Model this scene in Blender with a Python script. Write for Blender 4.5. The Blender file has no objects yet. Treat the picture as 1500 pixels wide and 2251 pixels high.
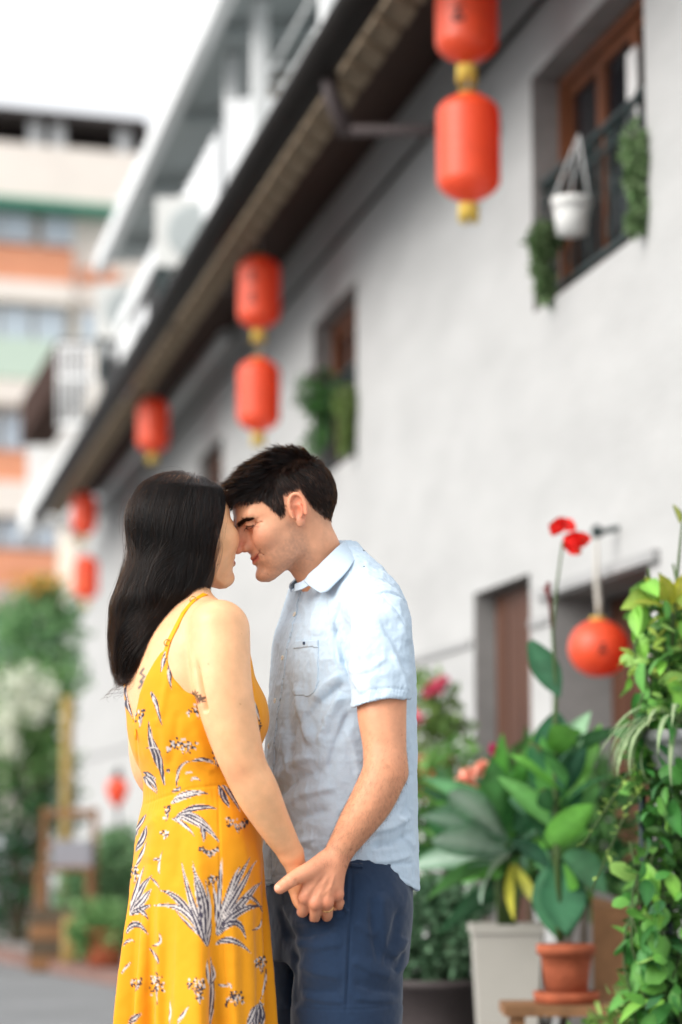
import bpy, math, random
import numpy as np
from mathutils import Vector, Matrix
random.seed(7)
RNG = np.random.default_rng(7)
R = math.radians
SC = bpy.context.scene
COL = SC.collection

# ------------------------------------------------------------------ camera
FPX = 85 / 36 * 2251          # focal length in pixels of the 1500 x 2251 photograph
CAMZ = 0.89
PITCH = math.atan(705 / FPX)
FOCUS = 5.0
cam = bpy.data.cameras.new('camera')
cam.sensor_fit = 'VERTICAL'; cam.sensor_height = 36; cam.lens = 85
cam.clip_start = .1; cam.clip_end = 2000
cam.dof.use_dof = True; cam.dof.focus_distance = 5.02; cam.dof.aperture_fstop = 1.8
cam_o = bpy.data.objects.new('camera', cam); COL.objects.link(cam_o)
cam_o.location = (0, 0, CAMZ); cam_o.rotation_euler = (R(90) + PITCH, 0, 0)
SC.camera = cam_o

# ------------------------------------------------------------------ sky, sun, exposure (bright overcast)
world = bpy.data.worlds.new('World'); SC.world = world; world.use_nodes = True
wn = world.node_tree; bg = wn.nodes['Background']
sky = wn.nodes.new('ShaderNodeTexSky'); sky.sky_type = 'NISHITA'; sky.sun_disc = False
SUN_EL, SUN_AZ = 31, 238          # azimuth: clockwise from +Y; the brightest cloud stands to the left, a little behind the camera
sky.sun_elevation = R(SUN_EL); sky.sun_rotation = R(SUN_AZ)
sky.air_density = 1.0; sky.dust_density = 6.0; sky.ozone_density = 1.0
hs = wn.nodes.new('ShaderNodeHueSaturation'); hs.inputs['Saturation'].default_value = .16
wn.links.new(sky.outputs[0], hs.inputs['Color'])
cl = wn.nodes.new('ShaderNodeMix'); cl.data_type = 'RGBA'; cl.inputs[0].default_value = .72           # an even white cloud deck over the sky
cl.inputs[7].default_value = (7.6, 7.75, 8.0, 1); wn.links.new(hs.outputs[0], cl.inputs[6]); wn.links.new(cl.outputs[2], bg.inputs[0])
bg.inputs[1].default_value = .088
sun = bpy.data.lights.new('sun', 'SUN'); sun.energy = 1.5; sun.angle = R(45); sun.color = (1, .96, .9)
sun_o = bpy.data.objects.new('sun', sun); COL.objects.link(sun_o)
sd = Vector((math.sin(R(SUN_AZ)) * math.cos(R(SUN_EL)), math.cos(R(SUN_AZ)) * math.cos(R(SUN_EL)), math.sin(R(SUN_EL))))
sun_o.rotation_euler = sd.to_track_quat('Z', 'Y').to_euler()
sun_o.location = (-10, -15, 30)
SC.view_settings.view_transform = 'Standard'; SC.view_settings.look = 'None'
SC.view_settings.exposure = 1.17; SC.view_settings.gamma = 1
SC.render.engine = 'CYCLES'
SC.cycles.use_denoising = True
SC.cycles.max_bounces = 6; SC.cycles.transparent_max_bounces = 6
SC.cycles.sample_clamp_indirect = 6

# ------------------------------------------------------------------ helpers
CP, SP = math.cos(PITCH), math.sin(PITCH)
def at(px, py, Y):
    """the place at distance Y (metres along the street) seen at a pixel of the photograph"""
    u = (px - 750) / FPX; v = (1125.5 - py) / FPX
    s = Y / (CP - v * SP)
    return Vector((u * s, Y, CAMZ + (SP + v * CP) * s))
def proj(P):
    dz = P[:, 2] - CAMZ
    dep = P[:, 1] * CP + dz * SP
    v = -P[:, 1] * SP + dz * CP
    return 750 + FPX * P[:, 0] / dep, 1125.5 - FPX * v / dep
def K(px, py, d=0.):
    return np.array(at(px, py, FOCUS + d))
PXM = 1063.                    # pixels per metre at the couple

def tag(o, label=None, cat=None, group=None, kind=None):
    if label: o['label'] = label
    if cat: o['category'] = cat
    if group: o['group'] = group
    if kind: o['kind'] = kind
    return o
def empty(name, loc=(0, 0, 0), rz=0):
    o = bpy.data.objects.new(name, None); COL.objects.link(o); o.location = loc; o.rotation_euler = (0, 0, rz)
    o.empty_display_size = .1
    return o
def link(name, me, mat, parent=None, loc=None, rot=None):
    o = bpy.data.objects.new(name, me); COL.objects.link(o)
    if mat is not None and not me.materials: me.materials.append(mat)
    if parent is not None:
        o.parent = parent
    if loc is not None: o.location = loc
    if rot is not None: o.rotation_euler = rot
    return o
def np_mesh(name, V, F, smooth=True):
    """mesh from numpy verts and a list / array of faces (all quads or all tris, or mixed list)"""
    me = bpy.data.meshes.new(name)
    if isinstance(F, np.ndarray):
        n, k = F.shape
        me.vertices.add(len(V)); me.vertices.foreach_set('co', np.asarray(V, np.float32).ravel())
        me.loops.add(n * k); me.loops.foreach_set('vertex_index', F.astype(np.int32).ravel())
        me.polygons.add(n); me.polygons.foreach_set('loop_start', np.arange(0, n * k, k, dtype=np.int32))
        me.update(calc_edges=True)
    else:
        me.from_pydata([tuple(v) for v in V], [], [tuple(f) for f in F]); me.update()
    if smooth: me.polygons.foreach_set('use_smooth', np.ones(len(me.polygons), bool))
    return me
class MB:
    """collects shapes into ONE mesh"""
    def __init__(s): s.v = []; s.f = []; s.sm = []
    def add(s, V, F, smooth=False):
        n = len(s.v); s.v += [tuple(v) for v in V]; s.f += [tuple(i + n for i in f) for f in F]; s.sm += [smooth] * len(F); return s
    def box(s, x0, x1, y0, y1, z0, z1, M=None):
        V = [Vector((x, y, z)) for z in (z0, z1) for y in (y0, y1) for x in (x0, x1)]
        if M is not None: V = [M @ v for v in V]
        return s.add(V, [(0, 2, 3, 1), (4, 5, 7, 6), (0, 1, 5, 4), (2, 6, 7, 3), (0, 4, 6, 2), (1, 3, 7, 5)])
    def hexa(s, V): return s.add(V, [(0, 2, 3, 1), (4, 5, 7, 6), (0, 1, 5, 4), (2, 6, 7, 3), (0, 4, 6, 2), (1, 3, 7, 5)])
    def tube(s, pts, rad, n=8, caps=True):
        pts = [Vector(p) for p in pts]
        if not hasattr(rad, '__len__'): rad = [rad] * len(pts)
        t0 = (pts[1] - pts[0]).normalized()
        up = Vector((0, 0, 1)) if abs(t0.z) < .9 else Vector((1, 0, 0))
        a = t0.cross(up).normalized(); V = []
        for i, p in enumerate(pts):
            t = (pts[min(i + 1, len(pts) - 1)] - pts[max(i - 1, 0)]).normalized()
            a = (a - t * a.dot(t)).normalized(); b = t.cross(a)
            for k in range(n):
                w = 2 * math.pi * k / n; V.append(p + (a * math.cos(w) + b * math.sin(w)) * rad[i])
        F = [(i * n + k, i * n + (k + 1) % n, (i + 1) * n + (k + 1) % n, (i + 1) * n + k) for i in range(len(pts) - 1) for k in range(n)]
        if caps: F += [tuple(range(n - 1, -1, -1)), tuple(range((len(pts) - 1) * n, len(pts) * n))]
        return s.add(V, F, True)
    def lathe(s, prof, n=24, c=(0, 0, 0), M=None, caps=True):
        c = Vector(c); V = []
        for r, z in prof:
            for k in range(n):
                w = 2 * math.pi * k / n; v = Vector((r * math.cos(w), r * math.sin(w), z))
                V.append((M @ v if M is not None else v) + c)
        m = len(prof)
        F = [(i * n + k, i * n + (k + 1) % n, (i + 1) * n + (k + 1) % n, (i + 1) * n + k) for i in range(m - 1) for k in range(n)]
        if caps: F += [tuple(range(n - 1, -1, -1)), tuple(range((m - 1) * n, m * n))]
        return s.add(V, F, True)
    def mesh(s, name='m'):
        me = bpy.data.meshes.new(name); me.from_pydata(s.v, [], s.f); me.update()
        me.polygons.foreach_set('use_smooth', np.array(s.sm, bool)); return me
    def build(s, name, mat, parent=None, loc=None, rot=None): return link(name, s.mesh(name), mat, parent, loc, rot)

# ------------------------------------------------------------------ materials
def nmat(name, col=(.5, .5, .5), rough=.6, noise=0., nscale=8., bump=0., bscale=60., metal=0., sss=0., attr=None, sheen=0.,
         spec=.28, trans=0., col2=None, stretch=None, wear=None):
    m = bpy.data.materials.new(name); m.use_nodes = True
    nt = m.node_tree; N = nt.nodes; L = nt.links; b = N['Principled BSDF']
    b.inputs['Roughness'].default_value = rough; b.inputs['Metallic'].default_value = metal
    b.inputs['Specular IOR Level'].default_value = spec
    b.inputs['Base Color'].default_value = (*col, 1)
    tc = N.new('ShaderNodeTexCoord'); src = tc.outputs['Object']
    if stretch:
        mp = N.new('ShaderNodeMapping'); mp.inputs['Scale'].default_value = stretch; L.new(src, mp.inputs[0]); src = mp.outputs[0]
    out = None
    if attr:
        at_ = N.new('ShaderNodeAttribute'); at_.attribute_name = attr; out = at_.outputs['Color']
    if noise > 0 or col2:
        n1 = N.new('ShaderNodeTexNoise'); n1.inputs['Scale'].default_value = nscale; n1.inputs['Detail'].default_value = 5
        n1.inputs['Roughness'].default_value = .6; L.new(src, n1.inputs[0])
        if col2:
            rp = N.new('ShaderNodeValToRGB'); rp.color_ramp.elements[0].position = .35; rp.color_ramp.elements[1].position = .65
            rp.color_ramp.elements[0].color = (*col, 1); rp.color_ramp.elements[1].color = (*col2, 1)
            L.new(n1.outputs[0], rp.inputs[0]); out = rp.outputs[0]
        if noise > 0:
            mr = N.new('ShaderNodeMapRange'); mr.inputs[1].default_value = .25; mr.inputs[2].default_value = .75
            mr.inputs[3].default_value = 1 - noise; mr.inputs[4].default_value = 1 + noise; L.new(n1.outputs[0], mr.inputs[0])
            mx = N.new('ShaderNodeMix'); mx.data_type = 'RGBA'; mx.blend_type = 'MULTIPLY'; mx.inputs[0].default_value = 1
            if out is not None: L.new(out, mx.inputs[6])
            else: mx.inputs[6].default_value = (*col, 1)
            L.new(mr.outputs[0], mx.inputs[7]); out = mx.outputs[2]
    if out is not None: L.new(out, b.inputs['Base Color'])
    if bump > 0:
        n2 = N.new('ShaderNodeTexNoise'); n2.inputs['Scale'].default_value = bscale; n2.inputs['Detail'].default_value = 4
        L.new(src, n2.inputs[0])
        bp = N.new('ShaderNodeBump'); bp.inputs['Strength'].default_value = bump; bp.inputs['Distance'].default_value = .01
        L.new(n2.outputs[0], bp.inputs['Height']); L.new(bp.outputs[0], b.inputs['Normal'])
    if sss > 0:
        b.inputs['Subsurface Weight'].default_value = sss; b.inputs['Subsurface Radius'].default_value = (.012, .005, .003)
        b.inputs['Subsurface Scale'].default_value = 1.
    if sheen > 0: b.inputs['Sheen Weight'].default_value = sheen
    if trans > 0:   # thin leaf: some light passes through
        tr = N.new('ShaderNodeBsdfTranslucent'); ms = N.new('ShaderNodeMixShader'); ms.inputs[0].default_value = trans
        if out is not None: L.new(out, tr.inputs[0])
        else: tr.inputs[0].default_value = (*col, 1)
        L.new(b.outputs[0], ms.inputs[1]); L.new(tr.outputs[0], ms.inputs[2]); L.new(ms.outputs[0], N['Material Output'].inputs[0])
    return m
def srgb(r, g, b):
    return tuple(((c / 255) / 12.92 if c / 255 <= .04045 else ((c / 255 + .055) / 1.055) ** 2.4) for c in (r, g, b))
from concurrent.futures import ThreadPoolExecutor
THREADS = 3
# ------------------------------------------------------------------ implicit surfaces for bodies and clothes
def vnoise(P, scale, seed=0):
    """smooth value noise in -1..1"""
    q = P * scale + seed * 17.31
    i = np.floor(q).astype(np.int64); f = q - i; f = f * f * (3 - 2 * f)
    def h(a, b, c):
        n = (a * 73856093) ^ (b * 19349663) ^ (c * 83492791) ^ (seed * 2654435)
        n = (n ^ (n >> 13)) * 1274126177
        return ((n & 0xffff) / 32767.5) - 1
    x, y, z = i[:, 0], i[:, 1], i[:, 2]; fx, fy, fz = f[:, 0], f[:, 1], f[:, 2]
    def lx(b, c): return h(x, b, c) * (1 - fx) + h(x + 1, b, c) * fx
    def ly(c): return lx(y, c) * (1 - fy) + lx(y + 1, c) * fy
    return ly(z) * (1 - fz) + ly(z + 1) * fz
def smin(a, b, k):
    if k <= 0: return np.minimum(a, b)
    h = np.maximum(k - np.abs(a - b), 0) / k
    return np.minimum(a, b) - h * h * k * .25
class Fld:
    def __init__(s): s.ops = []
    def add(s, fn, c, r, k=.01, op='u'): s.ops.append((op, fn, np.asarray(c, np.float32), float(r), k)); return s
    def cone(s, a, b, ra, rb, k=.01, op='u', flat=None):
        """round cone; flat=(axis, factor): cross-section squeezed along an axis"""
        a = np.asarray(a, np.float32); b = np.asarray(b, np.float32); ab = b - a; L2 = np.float32(max(float(ab @ ab), 1e-12)); ra = np.float32(ra); rb = np.float32(rb)
        if flat is not None:
            ax = np.asarray(flat[0], float); ax = ax / np.linalg.norm(ax); fac = flat[1]
        def fn(P):
            q = P - a; t = np.clip(q @ ab / L2, 0, 1); w = q - t[:, None] * ab
            if flat is not None:
                e = w @ ax; w = w + (e * (1 / fac - 1))[:, None] * ax
                return (np.sqrt((w * w).sum(1)) - (ra + (rb - ra) * t)) * (fac + (1 - fac) * .5)
            return np.sqrt((w * w).sum(1)) - (ra + (rb - ra) * t)
        c = (a + b) / 2; return s.add(fn, c, np.linalg.norm(ab) / 2 + max(ra, rb), k, op)
    def chain(s, pts, k=.01, op='u', sub=4):
        """pts: [(xyz, r), ...]"""
        n = len(pts); X = np.array([list(p) + [r] for p, r in pts], float)
        L = np.concatenate([[0], np.cumsum(np.linalg.norm(np.diff(X[:, :3], axis=0), axis=1) + 1e-6)])
        m = 24 * (n - 1) + 1; u = np.linspace(0, L[-1], m)
        T = np.stack([cubic(L, X[:, i], u) for i in range(4)], 1).astype(np.float32) if n > 2 else np.stack([np.interp(u, L, X[:, i]) for i in range(4)], 1).astype(np.float32)
        kn = np.round(np.linspace(0, m - 1, (n - 1) * 2 + 1)).astype(int) if n > 2 else np.array([0, m - 1])
        A = T[kn[:-1]]; AB = T[kn[1:]] - A; L2 = np.maximum((AB[:, :3] ** 2).sum(1), 1e-10); rmax = T[:, 3].max()
        du = np.float32(u[1] - u[0]); TG = np.gradient(T[:, :3], axis=0) / du
        def fn(P):
            P = P.astype(np.float32, copy=False); lo = P.min(0); hi = P.max(0); c = (lo + hi) / 2; Rr = np.linalg.norm(hi - lo) / 2
            tc = np.clip(((c - A[:, :3]) * AB[:, :3]).sum(1) / L2, 0, 1); dc = np.linalg.norm(c - A[:, :3] - tc[:, None] * AB[:, :3], axis=1) - A[:, 3] - AB[:, 3] * tc
            best = None
            for i in np.where(dc < dc.min() + 2 * Rr + .01)[0]:
                q = P - A[i, :3]; t = np.clip(q @ AB[i, :3] / L2[i], 0, 1); w = q - t[:, None] * AB[i, :3]
                e = np.sqrt(np.einsum('ij,ij->i', w, w)) - (A[i, 3] + AB[i, 3] * t); v = kn[i] + t * (kn[i + 1] - kn[i])
                if best is None: best, par = e, v
                else: mk = e < best; best = np.where(mk, e, best); par = np.where(mk, v, par)
            def ev(par):
                i0 = np.minimum(par.astype(np.int32), m - 2); f_ = (par - i0)[:, None].astype(np.float32)
                Q = T[i0] * (1 - f_) + T[i0 + 1] * f_; return Q, TG[i0] * (1 - f_) + TG[i0 + 1] * f_
            if n > 2:
                nr = np.where(np.abs(best) < .03 + k)[0]
                if len(nr):
                    p_ = P[nr]; pr = par[nr]; Q, G_ = ev(pr)
                    pr = np.clip(pr + np.einsum('ij,ij->i', p_ - Q[:, :3], G_) / np.maximum(np.einsum('ij,ij->i', G_, G_), .2) / du, 0, m - 1)
                    i0 = np.minimum(pr.astype(np.int32), m - 2); f_ = (pr - i0)[:, None].astype(np.float32); Q = T[i0] * (1 - f_) + T[i0 + 1] * f_
                    w = p_ - Q[:, :3]; best = best.astype(np.float32); best[nr] = np.sqrt(np.einsum('ij,ij->i', w, w)) - Q[:, 3]
            return best
        c = (T[:, :3].min(0) + T[:, :3].max(0)) / 2
        return s.add(fn, c, np.linalg.norm(T[:, :3] - c, axis=1).max() + rmax, k, op)
    def ell(s, c, r, k=.01, op='u', B=None):
        """ellipsoid; B = 3x3 rows are the local axes"""
        c = np.asarray(c, np.float32); r = np.asarray(r, np.float32); Bt = None if B is None else np.ascontiguousarray(B.T.astype(np.float32))
        def fn(P):
            q = P - c
            if Bt is not None: q = q @ Bt
            k0 = np.sqrt(((q / r) ** 2).sum(1)); k1 = np.sqrt(((q / (r * r)) ** 2).sum(1)) + 1e-9
            return k0 * (k0 - 1) / k1
        return s.add(fn, c, r.max(), k, op)
    def val(s, P, cull=True, margin=.05):
        d = np.full(len(P), 9., np.float32)
        if cull:
            lo = P.min(0); hi = P.max(0); c = (lo + hi) / 2; R_ = np.linalg.norm(hi - lo) / 2
        for op, fn, bc, br, k in s.ops:
            if cull and np.linalg.norm(c - bc) - br - R_ > margin + k: continue
            e = fn(P)
            if op == 'u': d = smin(d, e, k)
            elif op == 's': d = -smin(-d, e, k)
            elif op == 'i': d = -smin(-d, -e, k)
        return d.astype(np.float32)
    __call__ = val

def loft(rows, yaw, dc=0., n=2.2, off=0.):
    """torso-like body: rows (py, x_left, x_right, half_width a, [depth centre]); facing direction 'yaw' (radians, 0 = +x).
    Half depth follows from the silhouette seen by the camera."""
    c, s_ = math.cos(yaw), math.sin(yaw)
    T = []
    for r_ in rows:
        py, xl, xr, a = r_[:4]; d = dc + (r_[4] if len(r_) > 4 else 0)
        p = K((xl + xr) / 2, py, d); H = (xr - xl) / 2 / PXM
        b = math.sqrt(max(H * H - (a * s_) ** 2, .0009)) / abs(c)
        T.append((p[2], p[0], p[1], b + off, a + off))
    T.sort(); T = np.array(T); zz = np.linspace(T[0, 0], T[-1, 0], 240)
    D = [pchip(T[:, 0], T[:, i], zz) for i in range(1, 5)]
    def fn(P):
        z = P[:, 2]; cx, cy, b, a = (np.interp(z, zz, q) for q in D)
        X = (P[:, 0] - cx) * c + (P[:, 1] - cy) * s_; Y = -(P[:, 0] - cx) * s_ + (P[:, 1] - cy) * c
        g = ((np.abs(X) / b) ** n + (np.abs(Y) / a) ** n) ** (1 / n) + 1e-6
        rho = np.hypot(X, Y); f = (rho - rho / g) * .9
        return np.maximum(f, np.maximum(zz[0] - z, z - zz[-1]))
    mid = np.array([D[0].mean(), D[1].mean(), (zz[0] + zz[-1]) / 2])
    fn.frame = (zz, D, c, s_)
    return fn, mid, (zz[-1] - zz[0]) / 2 + .3
def cubic(x, y, xi):
    """catmull-rom style interpolation"""
    x = np.asarray(x, float); d = np.gradient(np.asarray(y, float), x); h = np.diff(x)
    j = np.clip(np.searchsorted(x, xi) - 1, 0, len(x) - 2); t = (xi - x[j]) / h[j]
    return ((2 * t ** 3 - 3 * t ** 2 + 1) * y[j] + (t ** 3 - 2 * t ** 2 + t) * h[j] * d[j] + (-2 * t ** 3 + 3 * t ** 2) * y[j + 1] + (t ** 3 - t ** 2) * h[j] * d[j + 1])
def pchip(x, y, xi):
    x = np.asarray(x, float); y = np.asarray(y, float); h = np.diff(x); dl = np.diff(y) / h
    d = np.zeros(len(x)); d[0], d[-1] = dl[0], dl[-1]
    for i in range(1, len(x) - 1):
        if dl[i - 1] * dl[i] > 0:
            w1 = 2 * h[i] + h[i - 1]; w2 = h[i] + 2 * h[i - 1]; d[i] = (w1 + w2) / (w1 / dl[i - 1] + w2 / dl[i])
    j = np.clip(np.searchsorted(x, xi) - 1, 0, len(x) - 2); t = (xi - x[j]) / h[j]
    return ((2 * t ** 3 - 3 * t ** 2 + 1) * y[j] + (t ** 3 - 2 * t ** 2 + t) * h[j] * d[j] + (-2 * t ** 3 + 3 * t ** 2) * y[j + 1] + (t ** 3 - t ** 2) * h[j] * d[j + 1])

def surface(f, lo, hi, h, B=8, safety=1.3, newton=1):
    """sparse surface nets: quads on the zero set of f; returns verts, quads, normals"""
    lo = np.asarray(lo, float); hi = np.asarray(hi, float)
    nb = (np.ceil((hi - lo) / (h * B * 4)) * 4).astype(int)
    g = np.stack(np.meshgrid(*[np.arange(n) for n in nb // 4], indexing='ij'), -1).reshape(-1, 3)
    for lev in (4, 2, 1):
        cen = (lo + (g + .5) * h * B * lev).astype(np.float32)
        if lev == 4: v = f.val(cen, cull=False)
        else: v = np.concatenate([f.val(c, margin=.12) for c in np.array_split(cen, max(1, len(cen) // 64))])
        g = g[np.abs(v) < h * B * lev * .87 * safety]
        if lev > 1: g = (g[:, None] * 2 + np.array([(i, j, k) for i in (0, 1) for j in (0, 1) for k in (0, 1)])).reshape(-1, 3)
    ax = np.arange(B + 1); loc = np.stack(np.meshgrid(ax, ax, ax, indexing='ij'), -1).reshape(-1, 3)
    NY, NZ = int(nb[1] * B + 2), int(nb[2] * B + 2)
    keys = []; pos = []; quads = []
    key = lambda c: (c[..., 0] * NY + c[..., 1]) * NZ + c[..., 2]
    corner = np.array([(i, j, k) for i in (0, 1) for j in (0, 1) for k in (0, 1)])
    eds = [(a, b) for a in range(8) for b in range(a + 1, 8) if np.abs(corner[a] - corner[b]).sum() == 1]
    par = g // 3; pk = (par[:, 0] * 4096 + par[:, 1]) * 4096 + par[:, 2]; od = np.argsort(pk, kind='stable'); g = g[od]
    groups = np.split(g, np.where(np.diff(pk[od]))[0] + 1)
    def one(gs):
        keys = []; pos = []; quads = []
        nb_ = len(gs); base = gs * B
        S = f.val((lo + (base[:, None] + loc[None]).reshape(-1, 3) * h).astype(np.float32)).reshape(nb_, B + 1, B + 1, B + 1)
        ins = S < 0
        cnt = sum(ins[:, i:B + i, j:B + j, k:B + k].astype(np.int8) for i, j, k in corner)
        cells = np.argwhere((cnt > 0) & (cnt < 8))
        if len(cells) == 0: return None
        bi, cells = cells[:, 0], cells[:, 1:]
        cv = np.stack([S[bi, cells[:, 0] + i, cells[:, 1] + j, cells[:, 2] + k] for i, j, k in corner], 1)
        acc = np.zeros((len(cells), 3)); num = np.zeros(len(cells))
        for a, b in eds:
            m = (cv[:, a] < 0) != (cv[:, b] < 0)
            t = np.where(m, cv[:, a] / np.where(m, cv[:, a] - cv[:, b], 1), 0)
            acc += np.where(m[:, None], corner[a] + t[:, None] * (corner[b] - corner[a]), 0); num += m
        gc = cells + base[bi]
        keys.append(key(gc)); pos.append(lo + (gc + acc / num[:, None]) * h)
        for axis in range(3):
            o = [0, 0, 0]; o[axis] = 1
            A = ins[:, :B, :B, :B]; Bq = ins[:, o[0]:B + o[0], o[1]:B + o[1], o[2]:B + o[2]]
            e = np.argwhere(A != Bq)
            if len(e) == 0: continue
            flip = A[e[:, 0], e[:, 1], e[:, 2], e[:, 3]]
            u = np.zeros(3, int); w = np.zeros(3, int); u[(axis + 1) % 3] = 1; w[(axis + 2) % 3] = 1
            e = e[:, 1:] + base[e[:, 0]]
            q = np.stack([key(e), key(e - u), key(e - u - w), key(e - w)], 1)
            q[~flip] = q[~flip][:, ::-1]; quads.append(q)
        return keys, pos, quads
    with ThreadPoolExecutor(THREADS) as ex: res = list(ex.map(one, groups))
    spans = [0]
    for r_ in res:
        if r_: keys += r_[0]; pos += r_[1]; quads += r_[2]; spans.append(spans[-1] + len(r_[0][0]))
    keys = np.concatenate(keys); pos = np.concatenate(pos); quads = np.concatenate(quads)
    order = np.argsort(keys); ks = keys[order]
    ix = np.searchsorted(ks, quads); ix[ix >= len(ks)] = 0
    ok = (ks[ix] == quads).all(1); F = order[ix[ok]]
    P = pos.astype(np.float32); e = h * .35
    spm = [0]
    for v_ in spans[1:]:
        if v_ - spm[-1] > 1200 or v_ == spans[-1]: spm.append(v_)
    TT = np.array([(1, -1, -1), (-1, -1, 1), (-1, 1, -1), (1, 1, 1)], np.float32)
    for it in range(newton + 1):
        out = np.empty_like(P); Nn = np.empty_like(P)
        def proj_chunk(sp_):
            s0, s1 = sp_; q = P[s0:s1]; vs = [f.val(q + t_ * np.float32(e)) for t_ in TT]; v0 = sum(vs) / 4
            gr = sum(v_[:, None] * t_ for v_, t_ in zip(vs, TT)) / (4 * e)
            l = np.sqrt((gr * gr).sum(1)) + 1e-6
            st = np.clip(v0 / l, -h * .6, h * .6)
            out[s0:s1] = q - gr / l[:, None] * st[:, None]; Nn[s0:s1] = gr / l[:, None]
        for sp_ in zip(spm[:-1], spm[1:]): proj_chunk(sp_)
        if it < newton: P = out
    return P, F, Nn
def color_attr(me, C, name='Col'):
    a = me.color_attributes.new(name, 'FLOAT_COLOR', 'POINT')
    buf = np.ones((len(me.vertices), 4), np.float32); buf[:, :3] = C; a.data.foreach_set('color', buf.ravel())
def basis(yaw, pitch=0., roll=0.):
    """rows: forward, left, up of something facing 'yaw' (0 = +x, counter-clockwise), nose down by 'pitch', tilted by 'roll' about forward"""
    h = np.array([math.cos(yaw), math.sin(yaw), 0]); z = np.array([0, 0, 1.])
    Fw = h * math.cos(pitch) - z * math.sin(pitch); U = h * math.sin(pitch) + z * math.cos(pitch)
    Lf = np.cross(U, Fw); c, s_ = math.cos(roll), math.sin(roll)
    return np.stack([Fw, Lf * c + U * s_, U * c - Lf * s_])
def smooth01(x, a, b):
    t = np.clip((x - a) / (b - a), 0, 1); return t * t * (3 - 2 * t)
def seg_dist(px, py, pts):
    """distance of points to a polyline, and the running parameter 0..1"""
    best = np.full(len(px), 1e9); tt = np.zeros(len(px)); sg = np.zeros(len(px)); n = len(pts) - 1
    for i in range(n):
        (ax, ay), (bx, by) = pts[i][:2], pts[i + 1][:2]; dx, dy = bx - ax, by - ay; L2 = dx * dx + dy * dy + 1e-9
        t = np.clip(((px - ax) * dx + (py - ay) * dy) / L2, 0, 1)
        ex, ey = px - ax - t * dx, py - ay - t * dy; d = np.hypot(ex, ey); m = d < best
        best = np.where(m, d, best); tt = np.where(m, (i + t) / n, tt); sg = np.where(m, np.sign(ex * dy - ey * dx), sg)
    return best, tt, sg
def in_poly(px, py, poly):
    c = np.zeros(len(px), bool); n = len(poly)
    for i in range(n):
        x0, y0 = poly[i]; x1, y1 = poly[(i + 1) % n]
        m = (y0 > py) != (y1 > py)
        c ^= m & (px < (x1 - x0) * (py - y0) / ((y1 - y0) or 1e-9) + x0)
    return c

def nearest(src, p, off=0.):
    """vertex of a finished surface (P, N) nearest to p, lifted by off"""
    Pp, Np = src; i = int(((Pp - np.asarray(p, np.float32)) ** 2).sum(1).argmin()); return Pp[i].astype(float) + Np[i] * off, Np[i].astype(float)
def pick(src, x, y, off=0.):
    """the surface point that lies at a pixel on the near side"""
    Pp, Np = src; a, b = proj(Pp); d = np.hypot(a - x, b - y) + 400 * np.maximum(0, Pp[:, 1] - Pp[(np.hypot(a - x, b - y) < 9), 1].min(initial=9) - .03)
    i = int(d.argmin()); return Pp[i].astype(float) + Np[i] * off, Np[i].astype(float)
# ================================================================== THE STREET
def adopt(o, par):
    o.parent = par; o.matrix_parent_inverse = Matrix.Translation(par.location).inverted(); return o
WX0, WK = 2.94, -.205                     # the grey house front: x = WX0 + WK * Y
WN = Vector((-1, WK, 0)).normalized()      # towards the street
WT = Vector((WK, 1, 0)).normalized()
WYAW = math.atan2(WT.y, WT.x)
def WP(Y, out=0., z=0.): return Vector((WX0 + WK * Y, Y, 0)) + WN * out + Vector((0, 0, z))
def wbox(m, Y0, Y1, o0, o1, z0, z1):
    return m.hexa([WP(Y, o, z) for z in (z0, z1) for o in (o0, o1) for Y in (Y0, Y1)])
def yat(px, out): return (WX0 - out * 1.0208) / ((px - 750) / FPX - WK)        # where the line 'out' metres off the wall crosses a pixel column

ASPH = nmat('asphalt', (.20, .205, .21), .9, noise=.18, nscale=1.2, bump=.5, bscale=90)
STUCCO = nmat('grey_white_stucco', (.43, .43, .425), .92, noise=.10, nscale=3.5, bump=.4, bscale=45, stretch=(1, .3, 1))
STUCCO2 = nmat('grey_plaster', (.34, .34, .34), .9, noise=.1, nscale=3, bump=.3)
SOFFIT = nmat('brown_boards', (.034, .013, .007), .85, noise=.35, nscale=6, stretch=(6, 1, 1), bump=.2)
TAN = nmat('weathered_rafter', (.20, .15, .10), .85, noise=.35, nscale=9, bump=.3)
GUTTER = nmat('black_gutter', (.010, .008, .007), .6, noise=.2, nscale=5, spec=.15)
BROWNW = nmat('brown_window_wood', (.16, .055, .022), .55, noise=.3, nscale=14, stretch=(1, 1, .2), bump=.15)
DOORW = nmat('brown_door_wood', (.085, .033, .017), .55, noise=.3, nscale=10, stretch=(1, 1, .12), bump=.15)
GLASS = nmat('dark_glass', (.012, .014, .018), .08, spec=.6)
IRON = nmat('dark_green_iron', (.02, .035, .035), .45)
WHITEM = nmat('white_painted_metal', (.72, .73, .73), .5, noise=.06, nscale=5)
GREYM = nmat('grey_sheet_metal', (.36, .39, .39), .5, noise=.12, nscale=2)
PIPE = nmat('dark_pipe', (.055, .042, .042), .6, noise=.1)
KERBM = nmat('red_kerb', (.20, .12, .10), .85, noise=.3, nscale=7)
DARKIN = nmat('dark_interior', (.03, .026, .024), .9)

m = MB(); m.add([(-60, -20, 0), (60, -20, 0), (60, 160, 0), (-60, 160, 0)], [(0, 1, 2, 3)])
tag(m.build('road', ASPH), kind='structure')
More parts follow.
